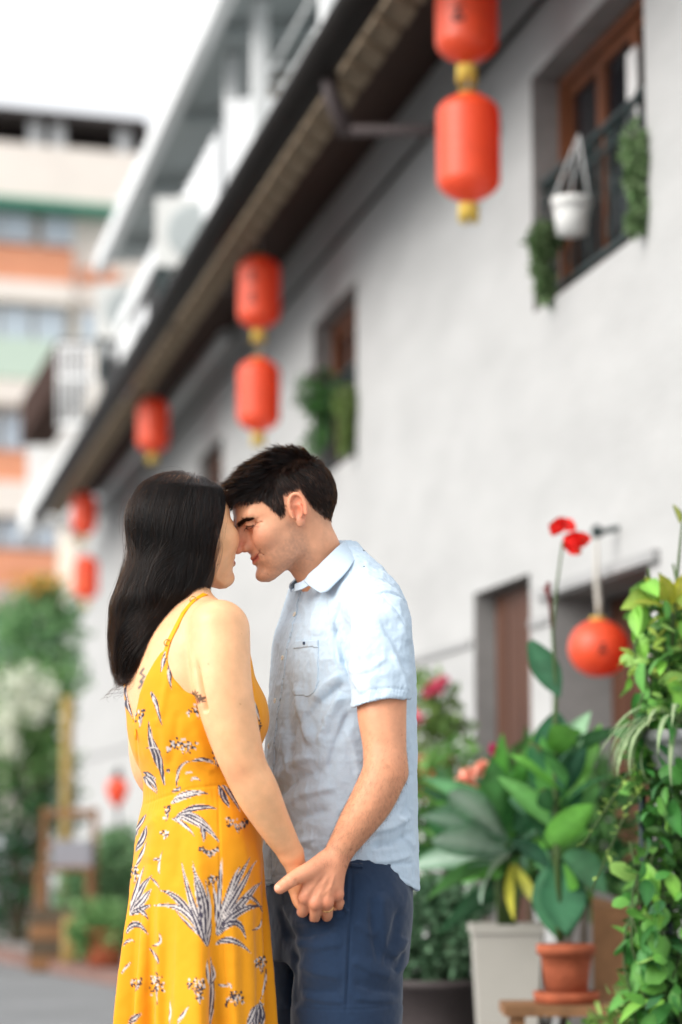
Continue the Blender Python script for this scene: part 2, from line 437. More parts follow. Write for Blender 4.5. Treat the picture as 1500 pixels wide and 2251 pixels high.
# strip of red paving at the foot of the plants
kx = lambda Y: -1.29 - (Y - 14.3) * .39
m = MB()
for i in range(16):
    Y0, Y1 = 13 + i * .62, 13 + i * .62 + .60
    m.hexa([Vector((kx(Y) + o, Y, z)) for z in (-.05, .07) for o in (0, .22) for Y in (Y0, Y1)])
tag(m.build('kerb', KERBM), kind='structure')
m = MB(); m.hexa([Vector((kx(Y) + o, Y, z)) for z in (-.05, .055) for o in (.222, 3.2) for Y in (13, 23.5)])
tag(m.build('pavement', nmat('grey_paving', (.26, .25, .24), .9, noise=.2, nscale=3, bump=.3)), kind='structure')

# ---------------------------------------------------------------- the grey-white house
house = empty('grey_house', WP(9, 0, 0)); tag(house, 'pale grey stucco house with brown eaves and small deep windows', 'house')
HOPEN = [(8.78, 10.27, 3.12, 4.17), (13.9, 15.2, 3.08, 4.11), (18.9, 20.2, 3.06, 4.02), (10.37, 11.3, 0., 2.0), (8.83, 10.05, 0., 1.86)]
def wall_mesh(y0, y1, z0, z1, op, th=.26):
    ys = sorted({y0, y1, *[v for o in op for v in o[:2]]}); zs = sorted({z0, z1, *[v for o in op for v in o[2:]]}); m = MB()
    isop = lambda a, b: any(o[0] <= a < o[1] and o[2] <= b < o[3] for o in op)
    for i in range(len(ys) - 1):
        for j in range(len(zs) - 1):
            if isop((ys[i] + ys[i + 1]) / 2, (zs[j] + zs[j + 1]) / 2): continue
            q = [(ys[i], zs[j]), (ys[i + 1], zs[j]), (ys[i + 1], zs[j + 1]), (ys[i], zs[j + 1])]
            m.add([WP(a, 0, b) for a, b in q], [(0, 1, 2, 3)]); m.add([WP(a, -th, b) for a, b in q], [(3, 2, 1, 0)])
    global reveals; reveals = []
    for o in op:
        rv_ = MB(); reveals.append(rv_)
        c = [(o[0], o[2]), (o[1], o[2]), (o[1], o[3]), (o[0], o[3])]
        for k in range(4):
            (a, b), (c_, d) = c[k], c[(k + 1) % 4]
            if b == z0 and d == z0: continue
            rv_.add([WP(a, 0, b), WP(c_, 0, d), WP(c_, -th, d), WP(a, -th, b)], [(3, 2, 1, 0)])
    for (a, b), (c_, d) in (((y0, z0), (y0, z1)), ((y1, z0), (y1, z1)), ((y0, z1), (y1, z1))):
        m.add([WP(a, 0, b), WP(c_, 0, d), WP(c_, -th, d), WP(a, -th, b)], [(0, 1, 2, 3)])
    return m
def hadd(o): return adopt(o, house)
hadd(wall_mesh(6.0, 31.0, -.05, 4.82, HOPEN).build('wall', STUCCO))
REVEAL_SHADE = nmat('reveal_shade_grey', (.24, .235, .23), .95, noise=.2, nscale=6)  # shade of the window and door reveals, put into a darker grey
for rv_ in reveals: hadd(rv_.build('opening_reveal', REVEAL_SHADE))
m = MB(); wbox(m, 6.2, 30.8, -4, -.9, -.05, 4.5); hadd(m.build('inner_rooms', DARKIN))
m = MB(); wbox(m, 11.33, 31, 0, .018, 1.76, 1.79); wbox(m, 10.08, 10.34, 0, .018, 1.76, 1.79); hadd(m.build('wall_ledge', STUCCO2))
m = MB(); wbox(m, 8.70, 10.20, .0, .03, 1.868, 1.91); hadd(m.build('door_lintel', STUCCO2))
# eaves: plaster box, boards, rafter ends, gutter
m = MB(); m.tube([WP(6, .03, 4.435), WP(16, .03, 4.44), WP(27, .03, 4.435)], .012, 6); hadd(m.build('cable', GUTTER))
EZ = lambda o: 4.775 - o * .52                # underside of the sloping eave
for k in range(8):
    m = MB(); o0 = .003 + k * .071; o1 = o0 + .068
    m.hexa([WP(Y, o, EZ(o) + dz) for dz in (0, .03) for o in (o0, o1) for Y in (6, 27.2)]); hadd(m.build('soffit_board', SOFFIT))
me_ = None
for i in range(66):
    Y0 = 7.2 + i * .305
    if me_ is None:
        m = MB(); m.hexa([Vector((x, y, -y * .52 * -1 + z)) for z in (-.032, .03) for y in (-.055, .06) for x in (-.115, .115)]); me_ = m.mesh('rafter_end'); me_.materials.append(TAN)
    o = bpy.data.objects.new('rafter_end', me_); COL.objects.link(o); o.location = WP(Y0, .60, EZ(.60) - .010); o.rotation_euler = (0, 0, WYAW + random.uniform(-.03, .03)); adopt(o, house)
m = MB(); wbox(m, 6, 27.2, .60, .66, 4.475, 4.54); hadd(m.build('fascia', TAN))
m = MB(); n_ = 9; GZ = 4.47; GRd = .095; GO = .685 + GRd
prof = [(GO + GRd * math.cos(a), GZ + GRd * math.sin(a)) for a in np.linspace(math.pi, 2 * math.pi, n_)]
prof2 = [(GO + (GRd - .007) * math.cos(a), GZ + (GRd - .007) * math.sin(a)) for a in np.linspace(2 * math.pi, math.pi, n_)]
pr = prof + prof2; V = [WP(Y, o, z) for Y in (6, 27.4) for o, z in pr]; k = len(pr)
m.add(V, [(i, (i + 1) % k, k + (i + 1) % k, k + i) for i in range(k)] + [tuple(range(k - 1, -1, -1)), tuple(range(k, 2 * k))], True)
hadd(m.build('gutter', GUTTER))
m = MB()                                     # tiled roof slope, mostly hidden behind the gutter
m.hexa([WP(Y, o, z) for z0 in (0, .05) for o, z in ((.70, 4.53 + z0), (.03, 4.86 + z0)) for Y in (6, 27.2)]); m.hexa([WP(Y, o, z) for z in (4.86, 4.90) for o in (.028, -4) for Y in (6, 27.2)]); hadd(m.build('roof', GREYM))
# drain bend below the gutter
Yd = yat(738, .68)
m = MB(); m.tube([WP(Yd, .74, 4.42), WP(Yd, .73, 4.30), WP(Yd - .02, .66, 4.12)], .042, 10); m.tube([WP(Yd - .02, .67, 4.13), WP(Yd - .2, .3, 4.10), WP(Yd - .3, .0, 4.09)], .028, 10)
hadd(m.build('drain_pipe', PIPE))
m = MB(); m.tube([WP(Yd + .15, .74, 4.54), WP(Yd + .15, .74, 4.66)], [.05, .045], 10); hadd(m.build('gutter_outlet', WHITEM))
# windows
RED = nmat('red_cloth', (.35, .03, .05), .8, noise=.3, nscale=12); WHT = nmat('white_panel', (.75, .75, .74), .6)
def window(Y0, Y1, z0, z1, near):
    w = MB(); T_ = .06
    for a, b, c, d in ((Y0 + .01, Y1 - .01, z0 + .005, z0 + T_), (Y0 + .01, Y1 - .01, z1 - T_, z1 - .005), (Y0 + .01, Y0 + T_ + .01, z0 + T_, z1 - T_), (Y1 - T_ - .01, Y1 - .01, z0 + T_, z1 - T_)): wbox(w, a, b, -.19, -.12, c, d)
    o = hadd(w.build('window', BROWNW)); ad = lambda x: adopt_to(x, o)
    n = 3
    for i in range(n):
        a = Y0 + .08 + (Y1 - Y0 - .16) * i / n; b = Y0 + .08 + (Y1 - Y0 - .16) * (i + 1) / n
        s = MB(); t = .045
        for c, d, e, f in ((a, b, z0 + .065, z0 + .065 + t), (a, b, z1 - .065 - t, z1 - .065), (a, a + t, z0 + .11, z1 - .11), (b - t, b, z0 + .11, z1 - .11)): wbox(s, c, d, -.182, -.142, e, f)
        ad(s.build('sash', BROWNW)); s = MB(); wbox(s, a + t, b - t, -.168, -.162, z0 + .11, z1 - .11); ad(s.build('pane', GLASS))
    # iron balcony rail in the opening
    r = MB(); zt = z0 + .58
    wbox(r, Y0 + .01, Y1 - .01, -.06, -.03, zt - .02, zt); wbox(r, Y0 + .01, Y1 - .01, -.06, -.03, z0 + .05, z0 + .07); wbox(r, Y0 + .01, Y1 - .01, -.055, -.035, zt - .11, zt - .098)
    ad(r.build('railing', IRON)); nb = int((Y1 - Y0) / .115); bm_ = None
    for i in range(nb):
        Yb = Y0 + .06 + (Y1 - Y0 - .12) * i / (nb - 1)
        b_ = MB(); b_.tube([WP(Yb, -.045, z0 + .06), WP(Yb, -.045, z0 + .2), WP(Yb, .02, z0 + .14), ] if False else [WP(Yb, -.045, z0 + .06), WP(Yb, -.045, zt - .01)], .009, 6)
        if i % 2 == 0:
            b_.tube([WP(Yb + .05 * math.cos(a), -.045, zt - .062 + .036 * math.sin(a)) for a in np.linspace(0, 2 * math.pi, 13)], .006, 5, False)
            b_.tube([WP(Yb + .03 * math.sin(t * 6.28), -.045, z0 + .08 + t * .3) for t in np.linspace(0, 1, 9)], .006, 5)
        ad(b_.build('railing_bar', IRON))
    return o
def adopt_to(o, par):      # parts are built in world space and every parent but the thing's empty sits at the origin
    o.parent = par; return o
for i, (a, b, c, d) in enumerate(HOPEN[:3]): window(a, b, c, d, i == 0)
m = MB(); wbox(m, 8.86, 9.12, -.135, -.125, 3.55, 4.12); cur = hadd(m.build('red_curtain', RED))
m = MB(); wbox(m, 9.22, 9.34, -.13, -.12, 3.2, 3.98); hadd(m.build('white_panel', WHT))
# doors
def door(Y0, Y1, z1, dep, panels):
    d = MB(); wbox(d, Y0 + .02, Y1 - .02, -dep - .04, -dep, 0.01, z1 - .01); o = hadd(d.build('door', DOORW))
    for i in range(panels):
        a = Y0 + .06 + (Y1 - Y0 - .12) * i / panels; b = Y0 + .06 + (Y1 - Y0 - .12) * (i + 1) / panels - .02
        s = MB(); wbox(s, a, b, -dep + .001, -dep + .014, .12, z1 - .1); adopt_to(s.build('door_board', DOORW), o)
    h_ = MB(); h_.tube([WP(Y0 + .1, -dep + .02, 1.0), WP(Y0 + .1, -dep + .05, 1.02), WP(Y0 + .1, -dep + .05, 1.12), WP(Y0 + .1, -dep + .02, 1.14)], .009, 6); adopt_to(h_.build('handle', IRON), o)
door(10.37, 11.3, 2.0, .10, 4); door(8.83, 10.05, 1.86, .25, 5)

# ---------------------------------------------------------------- rooftop extension of white metal above the eaves
ext = empty('rooftop_shed', WP(16, 0, 4.7)); tag(ext, 'white metal framed rooftop extension above the brown eaves', 'roof shed')
def eadd(o): return adopt(o, ext)
m = MB(); wbox(m, 11.0, 23.0, .52, .62, 6.24, 6.42); eadd(m.build('roof_edge_beam', WHITEM))
m = MB(); m.hexa([WP(Y, o, z + dz) for dz in (0, .04) for o, z in ((.515, 6.36), (-3.5, 6.75)) for Y in (11, 23)]); eadd(m.build('roof_sheet', GREYM))
for Yp, w_ in ((yat(500, .3), .10), (yat(562, .3), .10), (yat(722, .3) , .16), (yat(352, .3), .09), (yat(228, .3), .09)):
    m = MB(); wbox(m, Yp - w_ / 2, Yp + w_ / 2, .25, .35, 4.72, 6.36); eadd(m.build('post', WHITEM))
for Yp in np.linspace(12, 22, 6):
    m = MB(); m.hexa([WP(Yp + dy, o, z + dz) for dz in (-.12, -.02) for o, z in ((.45, 6.36), (-3.4, 6.74)) for dy in (-.04, .04)]); eadd(m.build('rafter', GREYM))
CORR = nmat('white_corrugated', (.66, .67, .68), .45, noise=.08, nscale=4)
def sheet(name, q, mat, waves=0, th=.03):
    """a sheet between four corners q (two edges), optionally corrugated"""
    a, b, c, d = [at(*p) for p in q]; n = max(1, waves * 2); V = []; nn_ = (b - a).cross(d - a).normalized()
    for i in range(n + 1):
        t = i / n; w = nn_ * (.014 * (-1) ** i if waves else 0); V += [a.lerp(b, t) + w, d.lerp(c, t) + w, a.lerp(b, t) + w + nn_ * th, d.lerp(c, t) + w + nn_ * th]
    F_ = []
    for i in range(n):
        k = 4 * i; F_ += [(k, k + 4, k + 5, k + 1), (k + 2, k + 3, k + 7, k + 6), (k, k + 2, k + 6, k + 4), (k + 1, k + 5, k + 7, k + 3)]
    F_ += [(0, 1, 3, 2), (4 * n, 4 * n + 2, 4 * n + 3, 4 * n + 1)]
    m = MB(); m.add(V, F_); return eadd(m.build(name, mat))
TANW = nmat('tan_wall', (.28, .21, .13), .9, noise=.2, nscale=2); BLUEG = nmat('pale_green_sheet', (.55, .64, .58), .5)
sheet('corrugated_apron', ((490, 218, 16.2), (668, 212, 15.6), (668, 470, 15.6), (490, 640, 16.2)), CORR, 12)
sheet('awning', ((490, 283, 16.3), (386, 476, 17.6), (388, 486, 17.6), (492, 478, 16.3)), CORR, 8)
sheet('back_wall', ((575, 20, 17.4), (705, -60, 17.0), (705, 240, 17.0), (575, 240, 17.4)), TANW)
sheet('side_sheet', ((708, -80, 14.6), (960, -80, 14.2), (960, 160, 14.2), (708, 200, 14.6)), BLUEG, 6)
BRK = [nmat('tan_brick', (.52, .33, .16), .9, noise=.25, nscale=8), nmat('cream_brick', (.60, .50, .38), .9, noise=.2, nscale=8)]
for i in range(10):
    y0 = 288 + i * 27; x0 = 218 + (555 - y0) * .47; 
    sheet('brick_course', ((x0 - 6, y0, 23.3), (405, y0, 22.5), (405, y0 + 26, 22.5), (x0 - 6, y0 + 26, 23.3)), BRK[i % 2], 0, .10 + .012 * (i % 2))
sheet('shed_doorway', ((385, 300, 22.2), (470, 296, 20.5), (470, 480, 20.5), (385, 500, 22.2)), GUTTER)
m = MB(); m.tube([WP(15.2, .3, 5.48), WP(13.2, .3, 5.48)], .02, 6); m.tube([WP(15.2, .3, 5.75), WP(13.2, .3, 5.75)], .012, 6); eadd(m.build('rail', WHITEM))
ACM = nmat('ac_casing', (.62, .62, .60), .5, noise=.08)
for x, y, Y in ((455, 520, 16.9), (300, 690, 21.5)):
    c_ = at(x, y, Y); ac = empty('air_conditioner', c_); tag(ac, 'boxy white air conditioner %s' % ('under the corrugated awning' if x > 400 else 'on the parapet further down the row'), 'air conditioner')
    m = MB(); m.box(-.36, .36, -.15, .15, -.25, .25); m.build('casing', ACM, ac); m = MB(); m.lathe([(.20, 0), (.20, .01), (.17, .012), (.03, .012)], 20, (-.08, -.152, 0), Matrix.Rotation(R(90), 4, 'X')); m.build('fan_grille', GREYM, ac)
    
    for bx0 in (-.34, .28): m = MB(); m.box(bx0, bx0 + .06, -.14, .14, -.6, -.251); m.build('bracket', IRON, ac)
for x0, x1, y, Y in ((590, 690, 185, 15.5), (575, 665, 150, 15.9), (250, 380, 440, 20.5)):
    m = MB(); m.tube([at(x0, y, Y), at(x1, y - 6, Y)], .018, 6); eadd(m.build('rail', WHITEM))
for x in (262, 300, 338, 376):
    sheet('parapet_panel', ((x, 600 + (376 - x) * 1.25, 19.6), (x + 34, 556 + (376 - x) * 1.25, 19.2), (x + 34, 700 + (376 - x) * 1.25, 19.2), (x, 740 + (376 - x) * 1.25, 19.6)), WHITEM if x % 3 else CORR)
# lower roof edge of the next house in the row, with a black strip for the shade below it, wall and railing
nxt = empty('neighbour_house', WP(26, 0, 4.6)); tag(nxt, 'neighbouring house with white roof edge and barred white balcony', 'house')
nadd = lambda o: adopt(o, nxt)
CREAM = nmat('cream_plaster', (.62, .54, .45), .9, noise=.1, nscale=2)
m = MB(); m.hexa([WP(Y, o, z) for dz in (0, .17) for o in (.46, .58) for Y, z in ((18.3, 5.34 + dz), (22.9, 5.235 + dz))]); nadd(m.build('roof_edge', WHITEM))
m = MB(); m.hexa([WP(Y, o, z) for dz in (0, .24) for o in (.44, .55) for Y, z in ((18.3, 5.09 + dz), (22.9, 4.985 + dz))]); nadd(m.build('eave_shade_strip', GUTTER))  # solid black strip standing in for the shade under the roof edge
m = MB(); wbox(m, 18.3, 31, .04, .12, 4.64, 5.0); nadd(m.build('parapet', CORR))
m = MB(); wbox(m, 27.5, 34, -2, -.02, 4.0, 6.9); nadd(m.build('upper_wall', CREAM))
m = MB(); wbox(m, 31.05, 34, -3, .0, 0, 4.0); nadd(m.build('lower_wall', STUCCO))
Yb = 27.2
for i in range(9):
    x0 = 130 + i * 13.5; m = MB(); a = at(x0, 760, Yb); b = at(x0, 935, Yb); m.tube([a, b], .02, 6); nadd(m.build('balcony_bar', WHITEM))
m = MB()
for yy in (760, 830, 935): m.tube([at(128, yy, Yb), at(242, yy, Yb)], .028, 6)
nadd(m.build('balcony_rail', WHITEM))
m = MB(); m.hexa([at(x, y, Y) for x, y in ((48, 1000), (160, 800)) for Y in (27.3, 29) for x, y in ((x, y), (x + 8, y + 150))]); 
m = MB(); 
p0, p1 = at(45, 1150, 28), at(300, 800, 24.5); 
m.hexa([p + Vector((dx, dy, dz)) for dz in (-.14, .14) for dy in (0, .5) for p, dx in ((p0, 0), (p1, 0))]); nadd(m.build('white_stair_stringer', WHITEM))
m = MB(); p0, p1 = at(55, 900, 29.5), at(135, 765, 27.5); m.hexa([p + Vector((dx, 0, dz)) for dz in (-.45, .1) for dx in (-.05, .35) for p in (p0, p1)]); nadd(m.build('brown_eave', SOFFIT))
m = MB(); wb = [at(60, 1140, 30.0), at(170, 1140, 30), at(60, 900, 30), at(170, 820, 30)]
m.hexa([wb[0], wb[1], wb[0] + Vector((0, 1, 0)), wb[1] + Vector((0, 1, 0)), wb[2], wb[3], wb[2] + Vector((0, 1, 0)), wb[3] + Vector((0, 1, 0))]); nadd(m.build('side_wall', WHITEM))
m = MB(); m.tube([at(183, 1310, 30.6), at(183, 1900, 30.6)], .09, 10); m.tube([at(205, 1300, 30.2), at(205, 1960, 30.2)], .05, 8); nadd(m.build('downpipe', STUCCO2))
# flood lamp-like white cowl under the shed
m = MB(); c_ = at(425, 540, 17.2); m.lathe([(.02, .10), (.16, .09), (.22, .02), (.20, -.06), (.05, -.09)], 18, c_); tag(m.build('dish_lamp', nmat('cream_enamel', (.62, .56, .45), .4)), 'cream dish shaped lamp under the corrugated awning', 'lamp')

# ---------------------------------------------------------------- apartment block closing the street
BY = 50.
blk = empty('apartment_block', at(100, 1830, BY)); blk.location.z = 0; tag(blk, 'beige apartment block with orange bands at the end of the street', 'building')
badd = lambda o: adopt(o, blk)
ORANGE = nmat('orange_tile', (.76, .33, .19), .7, noise=.12, nscale=1.5); BEIGE = nmat('beige_tile', (.84, .76, .68), .85, noise=.07, nscale=.8)
GREENT = nmat('green_trim', (.07, .28, .19), .5); PALEG = nmat('pale_green_wall', (.55, .66, .55), .8); WINB = nmat('pale_blue_glass', (.50, .56, .62), .2)
BROOF = nmat('dark_roof', (.05, .042, .04), .8)
SL = .10                                        # the front turns a little away to the right
def bpt(px, py, dep=0.):
    p = at(px, py + 0, BY); t = (px - 0) / 300 * 1.0; return Vector((p.x, BY + t + dep, p.z))
def band(name, x0, x1, y0, y1, mat, dep0=0., dep1=.5, dy=.0):
    f = lambda px, py, d: (lambda p: p)(bpt(px, py + px * dy, d))
    m = MB(); m.hexa([f(px, py, d) for py in (y1, y0) for d in (dep1, dep0) for px in (x0, x1)][0:8]); return badd(m.build(name, mat))
band('core_wall', -220, 150, 300, 1830, BEIGE, .6, 8)
band('wing_wall', 150, 300, 300, 1830, BEIGE, .35, 8)
band('terrace_roof', -220, 320, 248, 262, BROOF, -.6, 6); band('terrace_dark', -220, 320, 262, 325, BROOF, 1.5, 6)
for x in (-60, 62, 110, 250): band('terrace_pillar', x, x + 26, 262, 322, WHITEM, -.1, .3)
band('parapet_band', -220, 300, 322, 442, BEIGE, -.4, .6); band('green_trim', -220, 300, 442, 456, GREENT, -.5, .58)
def bwin(x0, x1, y0, y1):
    o = band('window', x0, x1, y0, y1, WHITEM, .18, .62); n = max(1, int((x1 - x0) / 36))
    for i in range(n):
        a = x0 + (x1 - x0) * i / n + 4; b = x0 + (x1 - x0) * (i + 1) / n - 4; q = band('pane', a, b, y0 + 5, y1 - 5, WINB, .15, .3); q.matrix_parent_inverse = Matrix.Identity(4); q.parent = o
for x in (-150, -70, 0, 88): bwin(x, x + 66, 462, 524)
band('spandrel', -220, 152, 536, 612, ORANGE, .1, .61); band('spandrel', 168, 250, 570, 600, ORANGE, .2, .4)
band('floor_band', -220, 152, 614, 660, BEIGE, -.1, .62); band('floor_band', 152, 300, 620, 650, BEIGE, .1, .5)
for x in (-150, -70, 0, 72, 168): bwin(x, x + 64, 668, 742)
band('balcony_wall', -220, 215, 745, 832, PALEG, -.2, .6); band('floor_band', -220, 180, 838, 890, BEIGE, -.3, .62)
for x in (-150, -70, 0): bwin(x, x + 60, 905, 985)
band('spandrel', -220, 152, 990, 1056, ORANGE, .1, .61); band('floor_band', -220, 160, 1058, 1132, BEIGE, -.1, .62)
for x in (-150, -70, 0, 70): bwin(x, x + 60, 1140, 1200)
band('spandrel', -220, 152, 1208, 1284, ORANGE, .1, .61); band('floor_band', -220, 152, 1286, 1340, nmat('pink_plaster', (.55, .42, .38), .9), -.1, .62)
for x in (-150, -70, 0, 70): bwin(x, x + 60, 1360, 1460)
# ================================================================== LANTERNS
SATIN = nmat('red_satin', (.95, .12, .038), .40, noise=.10, nscale=9, spec=.4, trans=.4)
GOLDP = nmat('gold_paper', (.70, .50, .10), .45); BLKP = nmat('black_paint', (.02, .012, .012), .6); CORDM = nmat('pale_cord', (.5, .47, .42), .8)
b_ = SATIN.node_tree.nodes['Principled BSDF']; b_.inputs['Coat Weight'].default_value = .8; b_.inputs['Coat Roughness'].default_value = .48
def lantern_prof(r, h, n=60, ribs=26):
    P_ = []
    for i in range(n + 1):
        t = i / n; z = (t - .5) * h; u = abs(t - .5) * 2
        rr = r * (1 - max(0, (u - .60) / .40) ** 2.3 * .68); rr *= 1 + .02 * abs(math.sin(t * ribs * math.pi))
        P_.append((rr, z))
    return P_
LM = {}
def lantern(c, label, r=.128, h=.445, top_z=None, tassel=True, marks=True, face=-1.9, group='tall red lanterns hanging from the eaves'):
    root = empty('paper_lantern', c); tag(root, label, 'lantern', group)
    def part(name, mk, mat):
        k = (name, r, h)
        if k not in LM: LM[k] = mk().mesh(name); LM[k].materials.append(mat)
        o = bpy.data.objects.new(name, LM[k]); COL.objects.link(o); o.parent = root; return o
    part('shade', lambda: MB().lathe(lantern_prof(r, h), 40), SATIN)
    part('cap', lambda: MB().lathe([(r * .31, h * .49), (r * .33, h * .5), (r * .33, h * .525), (r * .28, h * .53)], 24), GOLDP)
    part('cap', lambda: MB().lathe([(r * .28, -h * .53), (r * .33, -h * .525), (r * .33, -h * .5), (r * .31, -h * .49)], 24), GOLDP)
    if tassel:
        def fr():
            m = MB(); rg_ = random.Random(3)
            for k in range(26):
                a = 2 * math.pi * k / 26; x, y = r * .29 * math.cos(a), r * .29 * math.sin(a)
                m.tube([(x, y, -h * .535), (x * 1.02, y * 1.02, -h * .60), (x * (1.0 + rg_.uniform(-.08, .1)), y * 1.03, -h * (.68 + rg_.uniform(0, .04)))], [.0045, .004, .003], 4)
            return m
        part('fringe', fr, GOLDP)
    if marks:
        def mk():
            m = MB()
            def stroke(pts, w):
                P3 = [(face + x / r, z) for x, z in pts]; V = []
                prof = lantern_prof(r, h)
                rad = lambda z: np.interp(z, [p[1] for p in prof], [p[0] for p in prof]) + .0025
                for i, (a, z) in enumerate(P3):
                    j = min(i + 1, len(P3) - 1); i0 = max(i - 1, 0); da = (P3[j][0] - P3[i0][0]) * r; dz = P3[j][1] - P3[i0][1]; l = math.hypot(da, dz) or 1
                    for s_ in (-1, 1):
                        aa = a - s_ * dz / l * w / r; zz_ = z + s_ * da / l * w; V.append((rad(zz_) * math.cos(aa), rad(zz_) * math.sin(aa), zz_))
                m.add(V, [(2 * i, 2 * i + 1, 2 * i + 3, 2 * i + 2) for i in range(len(P3) - 1)])
            g = .026
            for zc in (.075, -.055):           # two brush-written signs, one above the other
                z0 = zc
                stroke([(-g, z0 + g), (0, z0 + g * 1.05), (g, z0 + g)], .004); stroke([(0, z0 + g * 1.3), (0, z0), (-.004, z0 - g)], .0045)
                stroke([(0, z0 + .004), (-g * .5, z0 - g * .4), (-g, z0 - g)], .004); stroke([(0, z0 + .004), (g * .5, z0 - g * .4), (g, z0 - g)], .005); stroke([(-g * .8, z0 - g * 1.2), (g * .9, z0 - g * 1.15)], .004)
            return m
        part('brush_writing', mk, BLKP)
    if top_z:
        m = MB(); m.tube([(0, 0, h * .52), (0, 0, top_z - c[2])], .004, 5); o = m.build('cord', CORDM); o.parent = root
    return root
def lan(px, py, out=.46): return at(px, py, yat(px, out))
l1 = lan(1026, 22); l2 = lan(1030, 324)
lantern(l1, 'uppermost large red lantern, cut by the top edge, nearest the camera', top_z=4.5)
lantern(l2, 'large red lantern hanging right below the topmost one', top_z=l1.z - .27, marks=False)
l3 = lan(570, 643); l4 = lan(569, 868)
lantern(l3, 'upper red lantern of the middle pair, above the man', top_z=4.5)
lantern(l4, 'lower red lantern of the middle pair, just above the man', top_z=l3.z - .27, marks=False)
lantern(lan(337, 935), 'single red lantern hanging above the woman', top_z=4.5, marks=False)
l5 = lan(185, 1130); l6 = lan(189, 1270)
lantern(l5, 'upper red lantern of the farthest pair at the end of the eaves', top_z=4.5, marks=False)
lantern(l6, 'lower red lantern of the farthest pair at the end of the eaves', top_z=l5.z - .27, marks=False)
# round lantern on a wall hook by the doorway
Yl = 9.15; rc = at(1316, 1425, Yl); rr = .115
root = empty('round_lantern', rc); tag(root, 'round red lantern hanging in front of the doorway', 'lantern')
m = MB(); m.lathe([(rr * math.sin(a) * (1 + .006 * math.cos(a * 22)), -rr * .95 * math.cos(a)) for a in np.linspace(.25, math.pi - .25, 40)], 40); m.build('shade', SATIN, root)
m = MB(); m.lathe([(.025, rr * .92), (.032, rr * .93), (.032, rr * 1.02), (.02, rr * 1.03)], 20); m.build('cap', GOLDP, root)
m = MB()
for a_, b__ in (((-.012, .014), (.014, .012)), ((0, .02), (0, -.022)), ((-.014, -.004), (.012, -.006)), ((-.004, -.01), (-.016, -.024)), ((.004, -.01), (.016, -.022))):
    V = []
    for (x, z) in (a_, b__):
        for s_ in (-1, 1):
            dx, dz = b__[0] - a_[0], b__[1] - a_[1]; l = math.hypot(dx, dz); xx, zz_ = x + .003 - s_ * dz / l * .003, z - .006 + s_ * dx / l * .003
            V.append((xx, -math.sqrt(rr * rr * 1.03 - xx * xx - zz_ * zz_), zz_))
    m.add(V, [(0, 1, 3, 2)])
m.build('brush_writing', BLKP, root)
m = MB(); m.tube([(0, 0, rr), (.004, 0, .17), (-.004, .0, .26), (0, .0, .44)], [.006, .014, .012, .005], 6); m.build('cord', CORDM, root)
hk = at(1326, 1125, Yl)
m = MB(); m.tube([Vector((0, 0, 0)), WN * -.12 + Vector((0, 0, .03)), WN * -.30 + Vector((0, 0, .03))], .012, 6); m.lathe([(.008, -.02), (.02, -.01), (.022, .012), (.01, .03)], 12)
h_ = m.build('wall_hook', IRON, None, Vector((rc.x, rc.y, rc.z + .44))); tag(h_, 'dark iron wall hook holding the round lantern', 'hook')
# ================================================================== PLANTS
def leafmat(name, rough=.4, trans=.28): return nmat(name, rough=rough, attr='Col', trans=trans, spec=.25, noise=.2, nscale=26, bump=.15, bscale=70)
LEAFM = leafmat('leaf', .5); GLOSSY = leafmat('glossy_leaf', .42, .22)
STEM = nmat('green_stem', (.06, .10, .03), .6, noise=.2); BARK = nmat('bark', (.10, .075, .05), .9, noise=.3, nscale=20, bump=.4)
TERRA = nmat('terracotta', (.33, .085, .038), .85, noise=.35, nscale=11, bump=.3); SOIL = nmat('soil', (.03, .02, .015), 1., bump=.5)
WPLAN = nmat('white_planter', (.42, .40, .36), .6, noise=.06, nscale=6); DKPOT = nmat('dark_pot', (.05, .04, .04), .6, noise=.2)
WOODB = nmat('brown_wood', (.22, .11, .05), .7, noise=.3, nscale=10, stretch=(1, 6, 1), bump=.2); YWOOD = nmat('yellow_bamboo', (.30, .21, .07), .7, noise=.3, nscale=6)
GR = lambda r, g, b: np.array(srgb(r, g, b))
def rnd_rot(n, rg_, up=.4):
    d = rg_.normal(size=(n, 3)); d[:, 2] = np.abs(d[:, 2]) * up + d[:, 2] * (1 - up) * .5
    return d / np.linalg.norm(d, axis=1, keepdims=True)
def leaves_mesh(name, C, D, L, Wd, cols, rg_, curl=.25):
    """many small leaves in one mesh: centres C, directions D, lengths L, widths"""
    n = len(C); U = np.cross(D, rg_.normal(size=(n, 3))); U /= np.linalg.norm(U, axis=1, keepdims=True) + 1e-9; Nv = np.cross(U, D)
    L = np.asarray(L).reshape(-1, 1) * np.ones((n, 1)); Wd = np.asarray(Wd).reshape(-1, 1) * np.ones((n, 1))
    v = [C, C + D * L * .38 + U * Wd * .5 + Nv * Wd * .12, C + D * L * .40 - Nv * L * curl * .12, C + D * L * .38 - U * Wd * .5 + Nv * Wd * .12, C + D * L * .78 + U * Wd * .28 - Nv * L * curl * .25, C + D * L * .78 - U * Wd * .28 - Nv * L * curl * .25, C + D * L - Nv * L * curl * .6]
    V = np.stack(v, 1).reshape(-1, 3); b = (np.arange(n) * 7)[:, None]
    F = np.concatenate([b + np.array([[0, 1, 2, 2]]), b + np.array([[0, 2, 3, 3]])])[:, :3]
    Q = np.concatenate([b + np.array([[2, 1, 4]]), b + np.array([[2, 4, 6]]), b + np.array([[2, 6, 5]]), b + np.array([[2, 5, 3]])])
    me = np_mesh(name, V, np.concatenate([F, Q])); color_attr(me, np.repeat(cols, 7, 0)); return me
